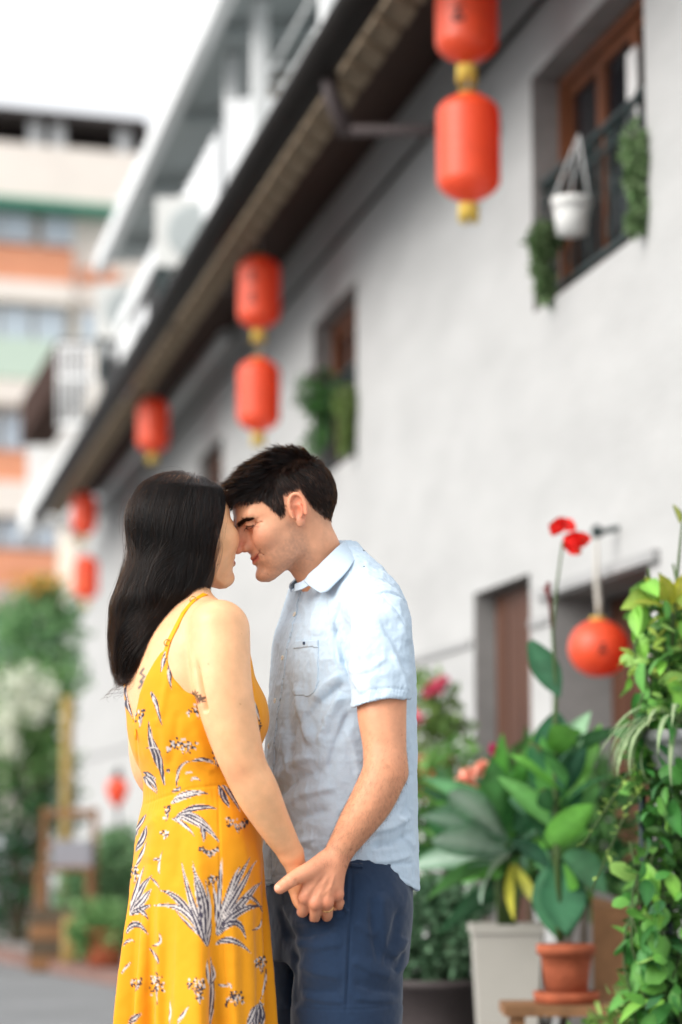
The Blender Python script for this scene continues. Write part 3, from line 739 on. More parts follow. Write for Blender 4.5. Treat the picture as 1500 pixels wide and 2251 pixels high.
def bushcols(n, rg_, a, b, bright=.25):
    t = rg_.random((n, 1)); c = np.array(a) * (1 - t) + np.array(b) * t; return c * (1 + rg_.normal(size=(n, 1)) * bright * .5).clip(.5, 1.6)
def bush(name, label, cat, base, clumps, n, L, W, ca, cb, seed=1, stem=True, group=None, part='foliage', mat=None, up=.5, root=None):
    """clumps: (centre, radii) in world space; a shrub with stems and a crown of real leaves"""
    rg_ = np.random.default_rng(seed)
    if root is None: root = empty(name, base); tag(root, label, cat, group)
    vol = np.array([r[0] * r[1] * r[2] for c, r in clumps]) ** .7; k = rg_.choice(len(clumps), n, p=vol / vol.sum())
    cc = np.array([c for c, r in clumps])[k]; rr_ = np.array([r for c, r in clumps])[k]
    d = rg_.normal(size=(n, 3)); d /= np.linalg.norm(d, axis=1, keepdims=True); rad = rg_.random((n, 1)) ** .45
    P_ = cc + d * rr_ * rad; P_ += .25 * rr_ * np.stack([vnoise(P_, 4 / rr_.mean(), s) for s in (1, 2, 3)], 1)
    D_ = d + rg_.normal(size=(n, 3)) * .7; D_[:, 2] += up; D_ /= np.linalg.norm(D_, axis=1, keepdims=True)
    o = link(part, leaves_mesh(part, P_, D_, L * rg_.uniform(.6, 1.3, n), W * rg_.uniform(.7, 1.2, n), bushcols(n, rg_, ca, cb), rg_), mat or LEAFM); adopt(o, root)
    if stem:
        m = MB(); b0 = Vector(base)
        for c, r in clumps:
            c = Vector(c); mid_ = b0.lerp(c, .5) + Vector((rg_.normal() * .05, rg_.normal() * .05, 0)); h_ = max(.006, .02 * (c - b0).length)
            m.tube([b0 + Vector((rg_.normal() * .02, rg_.normal() * .02, 0)), mid_, c + Vector((0, 0, r[2] * .3))], [h_, h_ * .7, h_ * .3], 6)
        adopt(m.build('stem', BARK), root)
    return root
def pot(name, label, base, r0, r1, h, mat, rim=.012, saucer=False, smat=None, square=False):
    root = empty(name, base); tag(root, label, 'plant pot'); n = 4 if square else 28
    M_ = Matrix.Rotation(R(45), 4, 'Z') if square else None
    m = MB(); m.lathe([(r0, 0), (r0 + (r1 - r0) * .5, h * .5), (r1, h - .03), (r1 + rim, h - .029), (r1 + rim, h), (r1 - .006, h), (r1 - .012, h - .03)], n, (0, 0, 0), M_)
    if square: m.sm = [False] * len(m.sm)
    m.build('body', mat, root)
    m = MB(); m.lathe([(.001, h - .028), (r1 - .013, h - .024)], n, (0, 0, 0), M_, False); m.build('soil', SOIL, root)
    if saucer: m = MB(); m.lathe([(r0 * 1.05, -.022), (r1 * 1.22, -.02), (r1 * 1.28, .012), (r1 * 1.2, .012), (r1 * 1.15, -.008), (.01, -.008)], 28); m.build('saucer', smat or mat, root)
    return root
def blade(L, W, droop, n=8, fold=.25, wave=0., tipw=.0, shape=1.):
    """one long leaf from the origin along +X, bending down"""
    V = []; F = []; x = z = 0.; a = 0.
    for i in range(n + 1):
        t = i / n; w = W * .5 * (math.sin(math.pi * min(1, t * .9 + .08)) ** shape) * (1 - tipw * t)
        if i == n: w = W * .01
        zz_ = wave * math.sin(t * 9) * W
        V += [(x, -w, z + fold * w + zz_), (x, 0, z), (x, w, z + fold * w - zz_)]
        a -= droop / n; x += L / n * math.cos(a); z += L / n * math.sin(a)
    for i in range(n):
        for k in range(2): F.append((i * 3 + k, i * 3 + k + 1, i * 3 + 4 + k, i * 3 + 3 + k))
    return np.array(V), np.array(F)
def big_leaf(name, parent, base, tip_dir, L, W, droop, col, col2=None, roll=0., mat=None, **kw):
    """a single large leaf as a part of its plant; tip_dir = initial direction (world)"""
    V, F = blade(L, W, droop, **kw); me = np_mesh(name, V, F); n = len(V)
    c = np.ones((n, 1)) * np.array(col) * np.random.default_rng(len(bpy.data.objects)).uniform(.78, 1.22, (n, 1))
    if random.random() < .12: c[-4:] = c[-4:] * .4 + np.array((.22, .13, .04)) * .6
    c[1::3] = np.array(col2) if col2 is not None else c[1::3] * 1.35 + .02
    color_attr(me, c)
    o = link(name, me, mat or GLOSSY); d = Vector(tip_dir).normalized()
    q = d.to_track_quat('X', 'Z') @ Matrix.Rotation(roll, 3, 'X').to_quaternion()
    M_ = Matrix.Translation(Vector(base)) @ q.to_matrix().to_4x4(); o.parent = parent
    o.matrix_local = Matrix.Translation(parent.location).inverted() @ M_
    return o
def flower(name, parent, c, r, col, petals=5, seed=0, mat=None):
    rg_ = np.random.default_rng(seed); n = petals * 3
    D_ = rg_.normal(size=(n, 3)); D_[:, 1] -= .5; D_[:, 2] += .2; D_ /= np.linalg.norm(D_, axis=1, keepdims=True)
    me = leaves_mesh(name, np.ones((n, 1)) * np.array(c), D_, np.full(n, r), np.full(n, r * .75), bushcols(n, rg_, col, np.array(col) * 1.15, .2), rg_, .5)
    return adopt(link(name, me, mat or LEAFM), parent)
g1, g2, g3_, g4 = GR(40, 92, 42), GR(96, 150, 66), GR(24, 62, 40), GR(150, 186, 84)
DG, MG, LG = (.03, .085, .03), (.07, .19, .045), (.20, .36, .07)

# ---- window plants
def hang(label, px, y0, y1, Y, wpx, seed, ca=(.10, .20, .07), cb=(.28, .38, .20), potm=None, head_h=.45):
    s = FPX / Y; c0 = at(px, y0, Y); c1 = at(px, y1, Y); w = wpx / s / 2; n_ = 4; H = c0.z - c1.z
    cl = [(c0 - Vector((0, 0, H * head_h * .5)), (w, w, H * head_h * .5))]
    for i in range(n_): t = .4 + .6 * i / n_; cl.append((c0.lerp(c1, t) + Vector((w * .25 * math.sin(i * 2 + seed), 0, 0)), (w * .5, w * .5, H * .13)))
    r_ = bush('hanging_plant', label, 'plant', c0, cl, 1300, .032, .022, ca, cb, seed, False, up=-.6)
    m = MB(); m.lathe([(w * .35, -.10), (w * .5, 0)], 16, c0 + Vector((0, 0, -.02))); adopt(m.build('basket', DKPOT), r_)
    m = MB(); top = c0.z + .25
    m.tube([c0 + Vector((-w * .4, 0, 0)), c0 + Vector((0, .0, .16))], .003, 4); m.tube([c0 + Vector((w * .4, 0, 0)), c0 + Vector((0, 0, .16))], .003, 4); adopt(m.build('hanger', IRON), r_)
    return r_
hang('trailing green plant at the lower corner of the near window', 1195, 490, 668, yat(1195, .06), 66, 3)
hang('trailing green plant hanging on the near window railing, beside the red curtain', 1402, 285, 520, yat(1402, .06), 70, 4)
hang('large dark green bushy plant spilling from the middle window', 700, 810, 1010, yat(700, .1), 105, 5, (.05, .16, .04), (.12, .28, .08), head_h=.55)
hang('lighter green trailing plant at the side of the middle window', 762, 850, 1005, yat(762, .06), 50, 6, (.14, .22, .06), (.25, .33, .12))
Yp = yat(1257, .1); pc = at(1257, 515, Yp); s_ = FPX / Yp
pt = pot('hanging_pot', 'white hanging flower pot on the near window railing', pc, 34 / s_, 43 / s_, 82 / s_, nmat('white_plastic', (.72, .72, .70), .4), .004)
m = MB()
for dx_, dy_ in ((-40, 0), (40, 0), (0, .06)): m.tube([(dx_ / s_, dy_, 80 / s_), (20 / s_, 0.02, 235 / s_)], .004, 5)
m.build('hanger', WHITEM, pt)

# ---- right-hand corner: pots and tall leaves
YS = 7.3; S_ = FPX / YS
stool_c = at(1226, 2205, YS); st = empty('wooden_stool', (stool_c.x, YS, 0)); tag(st, 'low wooden stool carrying the terracotta pot', 'stool')
zt = stool_c.z; m = MB(); m.box(-.165, .165, -.13, .13, zt - .03, zt); m.build('seat', WOODB, st)
for sx in (-1, 1):
    for sy in (-1, 1): m = MB(); m.hexa([Vector((sx * (.12 + (1 - k) * .02) + dx, sy * .09 + dy, zz_)) for k, zz_ in ((0, 0), (1, zt - .03)) for dy in (-.016, .016) for dx in (-.016, .016)]); m.build('leg', WOODB, st)
m = MB(); m.box(-.13, .13, -.012, .012, zt * .4, zt * .4 + .03); m.build('stretcher', WOODB, st)
tp_c = at(1246, 2186, YS); tp_c.z = zt + .022
pot('terracotta_pot', 'terracotta pot with saucer standing on the wooden stool', tp_c, .062, .078, .15, TERRA, .01, True)
# the tall red canna
can = empty('canna_plant', tp_c + Vector((0, 0, .13))); tag(can, 'tall canna with red flower growing from the terracotta pot', 'plant')
cp = lambda px, py, d=0.: at(px, py, YS + d)
m = MB(); m.tube([cp(1232, 2070), cp(1222, 1850), cp(1220, 1650), cp(1222, 1500), cp(1215, 1390), cp(1224, 1290), cp(1238, 1190)], [.012, .011, .009, .006, .005, .004, .003], 8); adopt(m.build('stem', STEM), can)
m = MB(); m.tube([cp(1215, 1390), cp(1207, 1310), cp(1205, 1280)], [.004, .006, .008], 6); m.tube([cp(1213, 1330), cp(1200, 1290)], [.004, .011], 6); adopt(m.build('bud', nmat('dark_bud', (.12, .03, .03), .6)), can)
LW = lambda a, b: (cp(*b) - cp(*a))
def cleaf(a, b, w, col, droop=.5, roll=0., col2=None, dd=0., **kw):
    A = cp(a[0], a[1]); B_ = cp(b[0], b[1], dd); d = B_ - A; L = d.length * (1 + .08 * abs(droop)); side = Vector((d.z, 0, -d.x))
    d2 = d.copy(); d2.rotate(Matrix.Rotation(0, 3, 'Y')); return big_leaf('leaf', can, A, d + Vector((0, 0, abs(droop) * .35 * d.length)), L, w / S_, droop, col, col2, roll, **kw)
for a_, b__, w_, c_, dr, rl in (((1165, 1410), (1226, 1535), 70, (.035, .13, .06), -.1, 1.2), ((1215, 1700), (1222, 1560), 90, (.02, .10, .04), .3, 1.4), ((1222, 1700), (1290, 1555), 60, (.22, .38, .22), .5, 1.0), ((1228, 1780), (1325, 1590), 60, (.12, .33, .05), .3, 1.3),
                                ((1220, 1760), (1165, 1630), 70, (.03, .14, .05), .3, 1.3), ((1222, 1800), (1190, 1620), 62, (.08, .26, .05), .2, 1.5), ((1236, 2060), (1222, 1880), 120, (.035, .14, .06), -.2, 1.5), ((1240, 1880), (1340, 1960), 90, (.05, .17, .07), .6, .9), ((1230, 1900), (1240, 2050), 100, (.04, .15, .07), -.2, 1.5),
                                ((1225, 1850), (1320, 1720), 55, (.10, .28, .07), .5, 1.1), ((1218, 1820), (1100, 1700), 60, (.09, .25, .06), .5, -1.), ((1226, 1830), (1270, 1660), 70, (.04, .15, .07), .3, 1.5)): cleaf(a_, b__, w_, c_, dr, rl)
REDP = (.75, .012, .008)
def petal_flower(par, pts, w, c, dirs, name='flower'):
    for i, (a, b) in enumerate(dirs):
        A = cp(*a); B_ = cp(*b); d = B_ - A; big_leaf(name, par, A, d, d.length, w / S_, .5, c, None, 1.2 + i * .4, LEAFM, wave=.15, n=6)
petal_flower(can, None, 44, REDP, [((1240, 1165), (1205, 1150)), ((1240, 1165), (1258, 1138)), ((1240, 1185), (1305, 1190)), ((1245, 1180), (1268, 1225)), ((1240, 1178), (1285, 1200)), ((1238, 1160), (1225, 1138))])

for k in range(26):
    x = 1225 + random.gauss(0, 14); y = random.uniform(1640, 1960); a = random.uniform(-2.6, -.5); l = random.uniform(70, 170)
    col_ = random.choice([(.02, .085, .03), (.035, .13, .04), (.10, .30, .04), (.06, .2, .05), (.025, .10, .05)])
    cleaf((x, y), (x + l * math.cos(a) * 1.1, y + l * math.sin(a) * .8), random.uniform(40, 66), col_, .5, random.choice([-1, 1]) * random.uniform(.5, 1.4), None, random.uniform(-.12, .2))
# white planter with a big peace-lily like plant
YW = 8.0; SW_ = FPX / YW; wpc = at(1112, 2030, YW)
hW = wpc.z; pot('white_planter', 'tall square white planter beside the stool', Vector((wpc.x, YW, 0)), .115, .155, hW, WPLAN, .012, False, None, True)
wl = empty('broad_leaf_plant', Vector((wpc.x, YW, hW - .05))); tag(wl, 'broad leaved green plant drooping over the white planter', 'plant')
rg_ = np.random.default_rng(4); wp_ = lambda px, py, d=0.: at(px, py, YW + d)
PALE_G = (.38, .50, .40)
for a_, b__, w_, c_, c2, dr in (((1110, 1860), (915, 1800), 62, (.10, .24, .13), PALE_G, .7), ((1110, 1850), (925, 1745), 58, (.12, .27, .14), PALE_G, .8), ((1110, 1880), (918, 1870), 66, (.11, .25, .14), PALE_G, .6), ((1105, 1890), (925, 1925), 62, (.10, .22, .12), PALE_G, .7), ((1100, 1900), (935, 1985), 50, (.07, .22, .05), None, .6),
                               ((1115, 1830), (960, 1720), 55, (.09, .24, .10), None, .7), ((1120, 1800), (1075, 1630), 50, (.10, .30, .05), None, .3), ((1130, 1810), (1150, 1610), 54, (.09, .30, .05), None, .3), ((1130, 1800), (1215, 1640), 58, (.10, .30, .06), None, .4), ((1125, 1830), (1050, 1680), 55, (.06, .2, .05), None, .4),
                               ((1135, 1830), (1250, 1720), 58, (.04, .14, .06), None, .6), ((1140, 1850), (1240, 1800), 56, (.04, .15, .06), None, .7), ((1120, 1880), (1030, 1990), 46, (.14, .24, .16), PALE_G, .6), ((1115, 1830), (1160, 1700), 62, (.05, .2, .05), None, .3), ((1120, 1850), (1010, 1820), 50, (.05, .16, .07), None, .5), ((1125, 1900), (1110, 2010), 22, (.45, .42, .05), None, .4), ((1130, 1900), (1170, 2000), 22, (.40, .40, .06), None, .4)):
    A = wp_(a_[0], a_[1], -.14); B_ = wp_(b__[0], b__[1], rg_.uniform(-.4, -.2)); d = B_ - A
    big_leaf('leaf', wl, A, d + Vector((0, 0, dr * .5 * d.length)), d.length * 1.12, w_ * 1.25 / SW_, dr, c_, c2, rg_.uniform(.45, 1.1) * rg_.choice([-1, 1]), fold=.3)
for k in range(34):
    x, y = 1115 + rg_.normal() * 22, rg_.uniform(1780, 1940); a = rg_.uniform(2.2, 4.6) if k < 20 else rg_.uniform(3.6, 5.9); l = rg_.uniform(110, 200)
    A = wp_(x, y, rg_.uniform(-.05, .1)); B_ = wp_(x + l * math.cos(a), y + l * math.sin(a) * .8, rg_.uniform(-.1, .25)); d = B_ - A
    c_ = [(.03, .11, .04), (.05, .18, .06), (.10, .30, .05), (.10, .22, .13), (.02, .08, .03)][int(rg_.integers(5))]
    big_leaf('leaf', wl, A, d + Vector((0, 0, .3 * d.length)), d.length * 1.1, rg_.uniform(44, 70) / SW_, .6, c_, None, rg_.uniform(.4, 1.2) * rg_.choice([-1, 1]), fold=.3)
m = MB(); 
for x in (1095, 1118, 1140): m.tube([wp_(1112 + (x - 1112) * .5, 2035), wp_(x, 1950), wp_(x + 4, 1850)], [.014, .012, .008], 7)
adopt(m.build('stem', STEM), wl)
for x, y, s1 in ((1040, 1700, 1), (1062, 1690, 2), (1032, 1725, 3), (1020, 1712, 4)): flower('flower', wl, wp_(x, y, -.1), .032, (.85, .42, .32), 6, s1)
flower('flower', wl, wp_(1092, 1648), .03, (.5, .03, .14), 6, 7); flower('flower', wl, wp_(1215, 1692, -.1), .02, (.6, .05, .05), 5, 8)
m = MB(); a = wp_(1045, 1735, -.1); m.tube([wp_(1110, 1900), wp_(1070, 1800, -.1), a], [.005, .004, .003], 5); adopt(m.build('flower_stalk', STEM), wl)
# dark pot with a small-leaved bush behind the man
YB = 8.4; bc = at(955, 2150, YB); 
pot('dark_pot', 'dark round pot behind the man', Vector((bc.x, YB, 0)), .13, .17, bc.z, DKPOT)
b0 = Vector((bc.x, YB, bc.z - .03))
bush('leafy_shrub', 'small leaved grey green shrub in the dark pot behind the man', 'shrub', b0, [(at(960, 2060, YB), (.17, .14, .12)), (at(1000, 2000, YB), (.10, .1, .08)), (at(930, 1990, YB), (.12, .1, .08)), (at(960, 2120, YB), (.2, .14, .08))], 1500, .05, .03, (.06, .14, .07), (.16, .27, .16), 9)
# geraniums on a stand by the first door
YG = 10.6; sg_ = FPX / YG; gc = at(938, 1740, YG)
stn = empty('plant_stand', (gc.x, YG, 0)); tag(stn, 'thin iron plant stand under the flower trough', 'plant stand')
for sx in (-.07, .07):
    for sy in (-.07, .07): m = MB(); m.tube([(sx * 1.3, sy * 1.3, 0), (sx, sy, gc.z - .012)], .008, 6); m.build('leg', IRON, stn)
m = MB(); m.box(-.1, .1, -.1, .1, gc.z - .012, gc.z); m.build('shelf', IRON, stn)
pot('flower_trough', 'terracotta flower trough on the stand beside the man', gc + Vector((0, 0, .001)), .10, .12, .15, TERRA, .012)
gr_ = bush('geranium_plant', 'pink flowering geranium in the trough beside the man', 'plant', gc + Vector((0, 0, .14)), [(at(935, 1620, YG), (.13, .1, .08)), (at(960, 1560, YG), (.10, .1, .10)), (at(930, 1510, YG), (.08, .08, .08)), (at(985, 1600, YG), (.1, .08, .07))], 420, .05, .035, (.12, .26, .06), (.30, .42, .14), 12)
for x, y, s1 in ((962, 1512, 1), (974, 1505, 2), (950, 1522, 3), (915, 1580, 4)): flower('flower', gr_, at(x, y, YG - .08), .045, (.75, .16, .26), 6, s1)
for x, y, s1 in ((920, 1700, 1), (965, 1715, 2), (990, 1725, 3), (945, 1745, 5)): flower('flower', gr_, at(x, y, YG - .3), .05, (.60, .10, .10), 6, s1)
pc2 = at(992, 1655, 10.2)
bush('young_plant', 'small green plant between the trough and the planter', 'plant', Vector((pc2.x, 10.2, 0)), [(at(1000, 1680, 10.2), (.10, .1, .12)), (at(960, 1800, 10.0), (.2, .1, .14)), (at(925, 1780, 10.), (.12, .1, .2))], 520, .06, .035, (.06, .2, .04), (.2, .38, .1), 15)
bush('mixed_greenery', 'mixed green foliage between the white planter and the doorway', 'plant', Vector((at(1180, 1900, 8.7).x, 8.7, 0)), [(at(1060, 1800, 8.7), (.16, .1, .14)), (at(1150, 1760, 8.7), (.18, .1, .16)), (at(1290, 1780, 8.6), (.13, .1, .18)), (at(1200, 1850, 8.7), (.2, .1, .16)), (at(1020, 1900, 8.8), (.16, .1, .16)), (at(1310, 1900, 8.5), (.10, .08, .12))], 900, .10, .045, (.025, .09, .03), (.12, .28, .07), 52)
# brown board leaning by the wall
m = MB(); bb = [at(1305, 2010, 8.1), at(1400, 2020, 8.1), at(1345, 1972, 8.1), at(1402, 1995, 8.1)]
bd = empty('wooden_board', Vector((bb[0].x, 8.1, 0))); tag(bd, 'slanted brown wooden board standing behind the stool', 'board')
z_ = [v.z for v in bb]; m.hexa([Vector((bb[0].x, 8.1, 0)), Vector((bb[1].x, 8.1, 0)), Vector((bb[0].x, 8.16, 0)), Vector((bb[1].x, 8.16, 0)), Vector((bb[0].x, 8.1, z_[0] + .02)), Vector((bb[1].x, 8.1, z_[3])), Vector((bb[0].x, 8.16, z_[2])), Vector((bb[1].x, 8.16, z_[3]))]); adopt(m.build('plank', WOODB), bd)

# ---- trellis post with climbers at the right edge
YV = 6.3; SV = FPX / YV; vp = lambda px, py, d=0.: at(px, py, YV + d)
tr = empty('trellis_post', (vp(1470, 1800).x, YV + .1, 0)); tag(tr, 'slim dark trellis at the right edge carrying the climbers', 'trellis')
for x in (1415, 1470, 1530): m = MB(); a = vp(x, 1300); m.tube([(a.x - tr.location.x, 0, 0), (a.x - tr.location.x, 0, 1.2 - (x == 1415) * .2)], .011, 6); m.build('upright', IRON, tr)
for z in (.4, .8, 1.15): m = MB(); a, b = vp(1405, 0), vp(1540, 0); m.tube([(a.x - tr.location.x, 0, z), (b.x - tr.location.x, 0, z)], .008, 6); m.build('crossbar', IRON, tr)
def heart(r):
    pts = [(0, 0)]
    V = [(0, 0, 0)]
    for i in range(13):
        a = -math.pi * .9 + i * 2 * math.pi * .9 / 12; k = 1 + .25 * math.cos(a)
        V.append((r * (.45 + .6 * k * math.cos(a) * (1.15 if abs(a) < .6 else .8)), r * .72 * k * math.sin(a), -r * .22 * abs(math.sin(a)) - .12 * r * max(0, math.cos(a))))
    V[0] = (r * .35, 0, .05 * r)
    return np.array(V), [(0, i, i + 1) for i in range(1, 13)]
HM = []
for c_ in ((.06, .21, .04), (.11, .30, .05), (.24, .42, .10), (.03, .12, .035), (.34, .46, .08)):
    V, F = heart(.042); me = np_mesh('leaf', V, F); color_attr(me, np.ones((len(V), 1)) * np.array(c_) * np.linspace(1.15, .9, len(V))[:, None]); me.materials.append(GLOSSY); HM.append(me)
for c_ in ((.05, .19, .04), (.16, .36, .05), (.09, .26, .05), (.03, .12, .03), (.30, .42, .08)):
    V, F = blade(.085, .040, .7, 6, .3); me = np_mesh('leaf', V, F); cc_ = np.ones((len(V), 1)) * np.array(c_); cc_[1::3] *= 1.5; color_attr(me, cc_); me.materials.append(GLOSSY); HM.append(me)
vine = empty('heart_leaf_vine', (tr.location.x, YV + .08, 0)); tag(vine, 'heart leaved green vine climbing down the right edge', 'vine')
rv = random.Random(8); lines = []
for k in range(9):
    x0 = rv.uniform(1400, 1510); pts = [(x0 + 22 * math.sin(j * 1.1 + k), 2330 - j * 62, rv.uniform(-.08, .08)) for j in range(int(rv.uniform(6, 9)))]
    lines.append(pts)
for k in range(6):
    x0 = 1385 + k * 22; lines.append([(x0 + 15 * math.sin(j * 1.3 + k), 1850 + j * 68, rv.uniform(-.05, .1)) for j in range(7)])
up_ = []
for x0, y0, y1 in ((1405, 1300, 1620), (1425, 1250, 1720), (1450, 1260, 1700), (1480, 1240, 1700), (1460, 1400, 2000), (1500, 1300, 1900), (1430, 1500, 1950)): up_.append([(x0 + 12 * math.sin(j * 1.7), y0 + (y1 - y0) * j / 7, rv.uniform(-.06, .06)) for j in range(8)])
lines = up_ + lines
m = MB()
for pts in lines: m.tube([vp(x, y, d + .06) for x, y, d in pts], .0035, 5)
adopt(m.build('stem', STEM), vine)
nl_ = 0
for pts in lines:
    for j in range(len(pts) - 1):
        for u in range(3):
            t = rv.random(); x = pts[j][0] * (1 - t) + pts[j + 1][0] * t + rv.gauss(0, 15); y = pts[j][1] * (1 - t) + pts[j + 1][1] * t + rv.gauss(0, 8)
            if x < 1362 or nl_ > 285: continue
            hi = y < 1500; me = HM[rv.choice([2, 4, 6, 6, 7, 9]) if hi else rv.choice([0, 0, 1, 1, 2, 3, 5, 5, 6, 7, 8])]
            o = bpy.data.objects.new('leaf', me); COL.objects.link(o); o.parent = vine; p = vp(x, y, rv.uniform(-.1, .14)) - vine.location
            sc_ = rv.uniform(.45, 1.3); o.location = p; o.scale = (sc_,) * 3; nl_ += 1
            d = Vector((rv.gauss(0, .6), -.55, -.55 + rv.gauss(0, .4))); o.rotation_euler = (d.to_track_quat('X', 'Z') @ Matrix.Rotation(rv.gauss(0, .5), 3, 'X').to_quaternion()).to_euler()
rg_ = np.random.default_rng(77); n = 1500; yy_ = rg_.uniform(1300, 2330, n); xx_ = 1462 + rg_.normal(size=n) * 34 + 16 * np.sin(yy_ / 70); k_ = xx_ > 1385; xx_, yy_ = xx_[k_], yy_[k_]; n = len(xx_)
C_ = np.array([vp(x, y, rg_.uniform(.02, .22)) for x, y in zip(xx_, yy_)]); D_ = rnd_rot(n, rg_); D_[:, 2] -= .5; D_ /= np.linalg.norm(D_, axis=1, keepdims=True)
o = adopt(link('small_leaves', leaves_mesh('small_leaves', C_, D_, rg_.uniform(.03, .07, n), rg_.uniform(.018, .034, n), bushcols(n, rg_, (.02, .08, .02), (.12, .28, .05), .4), rg_), LEAFM), vine); o['kind'] = 'stuff'
# yellow-green croton leaves at the top of the climber
cro = empty('croton_plant', vp(1475, 1420)); tag(cro, 'yellow green croton leaves at the upper right above the climbers', 'plant')
for a_, b__, w_, c_ in (((1470, 1330), (1420, 1265), 40, (.45, .52, .08)), ((1475, 1340), (1410, 1320), 38, (.30, .45, .06)), ((1480, 1330), (1460, 1255), 36, (.55, .55, .06)), ((1485, 1330), (1500, 1250), 44, (.62, .58, .03)), ((1490, 1340), (1530, 1290), 44, (.5, .5, .05)), ((1475, 1350), (1425, 1370), 36, (.18, .36, .05)),
                        ((1480, 1360), (1500, 1400), 36, (.2, .4, .06)), ((1470, 1380), (1432, 1420), 34, (.24, .42, .07)), ((1480, 1350), (1455, 1300), 34, (.3, .44, .07)), ((1495, 1150), (1490, 1105), 26, (.03, .12, .04)), ((1505, 1160), (1520, 1110), 30, (.03, .14, .05))):
    A = vp(*a_); B_ = vp(b__[0], b__[1], rv.uniform(-.08, .05)); d = B_ - A; big_leaf('leaf', cro, A, d + Vector((0, 0, .2 * d.length)), d.length * 1.1, w_ / SV, .5, c_, (.5, .5, .1), rv.uniform(-.9, .9))
m = MB(); m.tube([vp(1478, 1420), vp(1482, 1340), vp(1500, 1150)], [.006, .006, .003], 6); adopt(m.build('stem', STEM), cro)
# spider plant in a grey hanging pot
spc = vp(1490, 1640, .0); spp = pot('grey_hanging_pot', 'grey pot on the trellis holding the spider plant', spc + Vector((0, .0, -.06)), .06, .085, .10, nmat('grey_pot', (.35, .35, .36), .7))
spd = empty('spider_plant', spc + Vector((0, 0, .04))); tag(spd, 'spider plant with long arching striped leaves', 'plant')
for i in range(46):
    a = rv.uniform(-.4, math.pi + .6) if i < 36 else rv.uniform(2.2, 3.8); el = rv.uniform(.25, 1.1)
    d = Vector((math.cos(a) * math.cos(el), -abs(math.sin(a)) * math.cos(el) * .6 - .1, math.sin(el))); g = rv.choice([(.10, .26, .07), (.16, .32, .10), (.08, .2, .06)])
    big_leaf('leaf', spd, spc + Vector((rv.gauss(0, .015), rv.gauss(0, .015), .05)), d, rv.uniform(.16, .30), .017, rv.uniform(1.6, 2.5), g, (.45, .52, .32), 0, LEAFM, n=9, fold=.35)
for k, (a_, b__) in enumerate((((1480, 1650), (1280, 1860)), ((1470, 1640), (1330, 1790)), ((1480, 1660), (1300, 1960)))):
    A, B_ = vp(*a_), vp(*b__); md = (A + B_) / 2 + Vector((0, 0, .06)); m = MB(); m.tube([A, md, B_], .0025, 5); adopt(m.build('runner', STEM), spd)
    for j in range(16):
        t = rv.uniform(.3, 1); p = A.lerp(md, t * 2) if t < .5 else md.lerp(B_, t * 2 - 1); d = Vector((rv.gauss(0, 1), rv.gauss(0, .6), rv.gauss(.2, .7)))
        big_leaf('leaflet', spd, p, d, rv.uniform(.02, .035), .013, .6, (.30, .44, .10), None, 0, LEAFM, n=3)
# low ferny greenery at the foot of the trellis
bush('fern_clump', 'low light green fern at the foot of the trellis', 'fern', Vector((vp(1420, 2300).x, 6.5, 0)), [(at(1420, 2230, 6.5), (.10, .1, .1)), (at(1350, 2270, 6.6), (.09, .08, .06)), (at(1470, 2180, 6.5), (.09, .1, .12)), (at(1420, 2400, 6.5), (.16, .12, .2))], 620, .05, .022, (.10, .24, .05), (.30, .44, .12), 21)

# ---- left side: bushes, pots, chair
YT = 21.; tt_ = lambda px, py, d=0.: at(px, py, YT + d)
tb = tt_(95, 1830); tb.z = 0
tree = bush('small_tree', 'small green tree at the left in front of the apartment block', 'tree', tb, [(tt_(95, 1400), (.36, .35, .32)), (tt_(120, 1480), (.30, .3, .25)), (tt_(60, 1350), (.28, .3, .22)), (tt_(95, 1300), (.16, .2, .12)), (tt_(135, 1350), (.18, .2, .2)), (tt_(20, 1420), (.28, .3, .26))], 2600, .07, .045, (.11, .28, .13), (.30, .50, .22), 31, True, None, 'crown')
rg_ = np.random.default_rng(2); n = 160; C_ = np.array(tt_(85, 1283, -.2)) + rg_.normal(size=(n, 3)) * np.array([.13, .1, .05])
adopt(link('yellow_blossom', leaves_mesh('yellow_blossom', C_, rnd_rot(n, rg_), np.full(n, .05), np.full(n, .035), bushcols(n, rg_, (.7, .45, .05), (.75, .3, .08)), rg_), LEAFM), tree)
YF = 19.; tf = lambda px, py, d=0.: at(px, py, YF + d); fb0 = tf(50, 1830); fb0.z = 0.
wb_ = bush('white_flower_bush', 'bush with big white flower heads at the left edge', 'shrub', fb0, [(tf(40, 1560), (.42, .35, .35)), (tf(115, 1530), (.2, .25, .25)), (tf(60, 1700), (.42, .3, .35)), (tf(-30, 1650), (.35, .3, .5)), (tf(90, 1660), (.25, .3, .2))], 2400, .075, .045, (.07, .20, .06), (.26, .44, .16), 33)
for k, (x, y, r_) in enumerate(((30, 1510, .16), (75, 1505, .15), (20, 1560, .14), (60, 1545, .15), (95, 1540, .12), (10, 1600, .1), (108, 1525, .07), (20, 1640, .10), (15, 1590, .1), (80, 1570, .08), (50, 1495, .1), (22, 1650, .07))):
    n = 70; C_ = np.array(tf(x, y, -.38)) + rg_.normal(size=(n, 3)) * r_ * .42
    adopt(link('flower_head', leaves_mesh('flower_head', C_, rnd_rot(n, rg_), np.full(n, .05), np.full(n, .04), bushcols(n, rg_, (.72, .76, .6), (.82, .84, .76), .1), rg_), LEAFM), wb_)['kind'] = 'stuff'
db = tf(40, 1830, -.2); db.z = 0
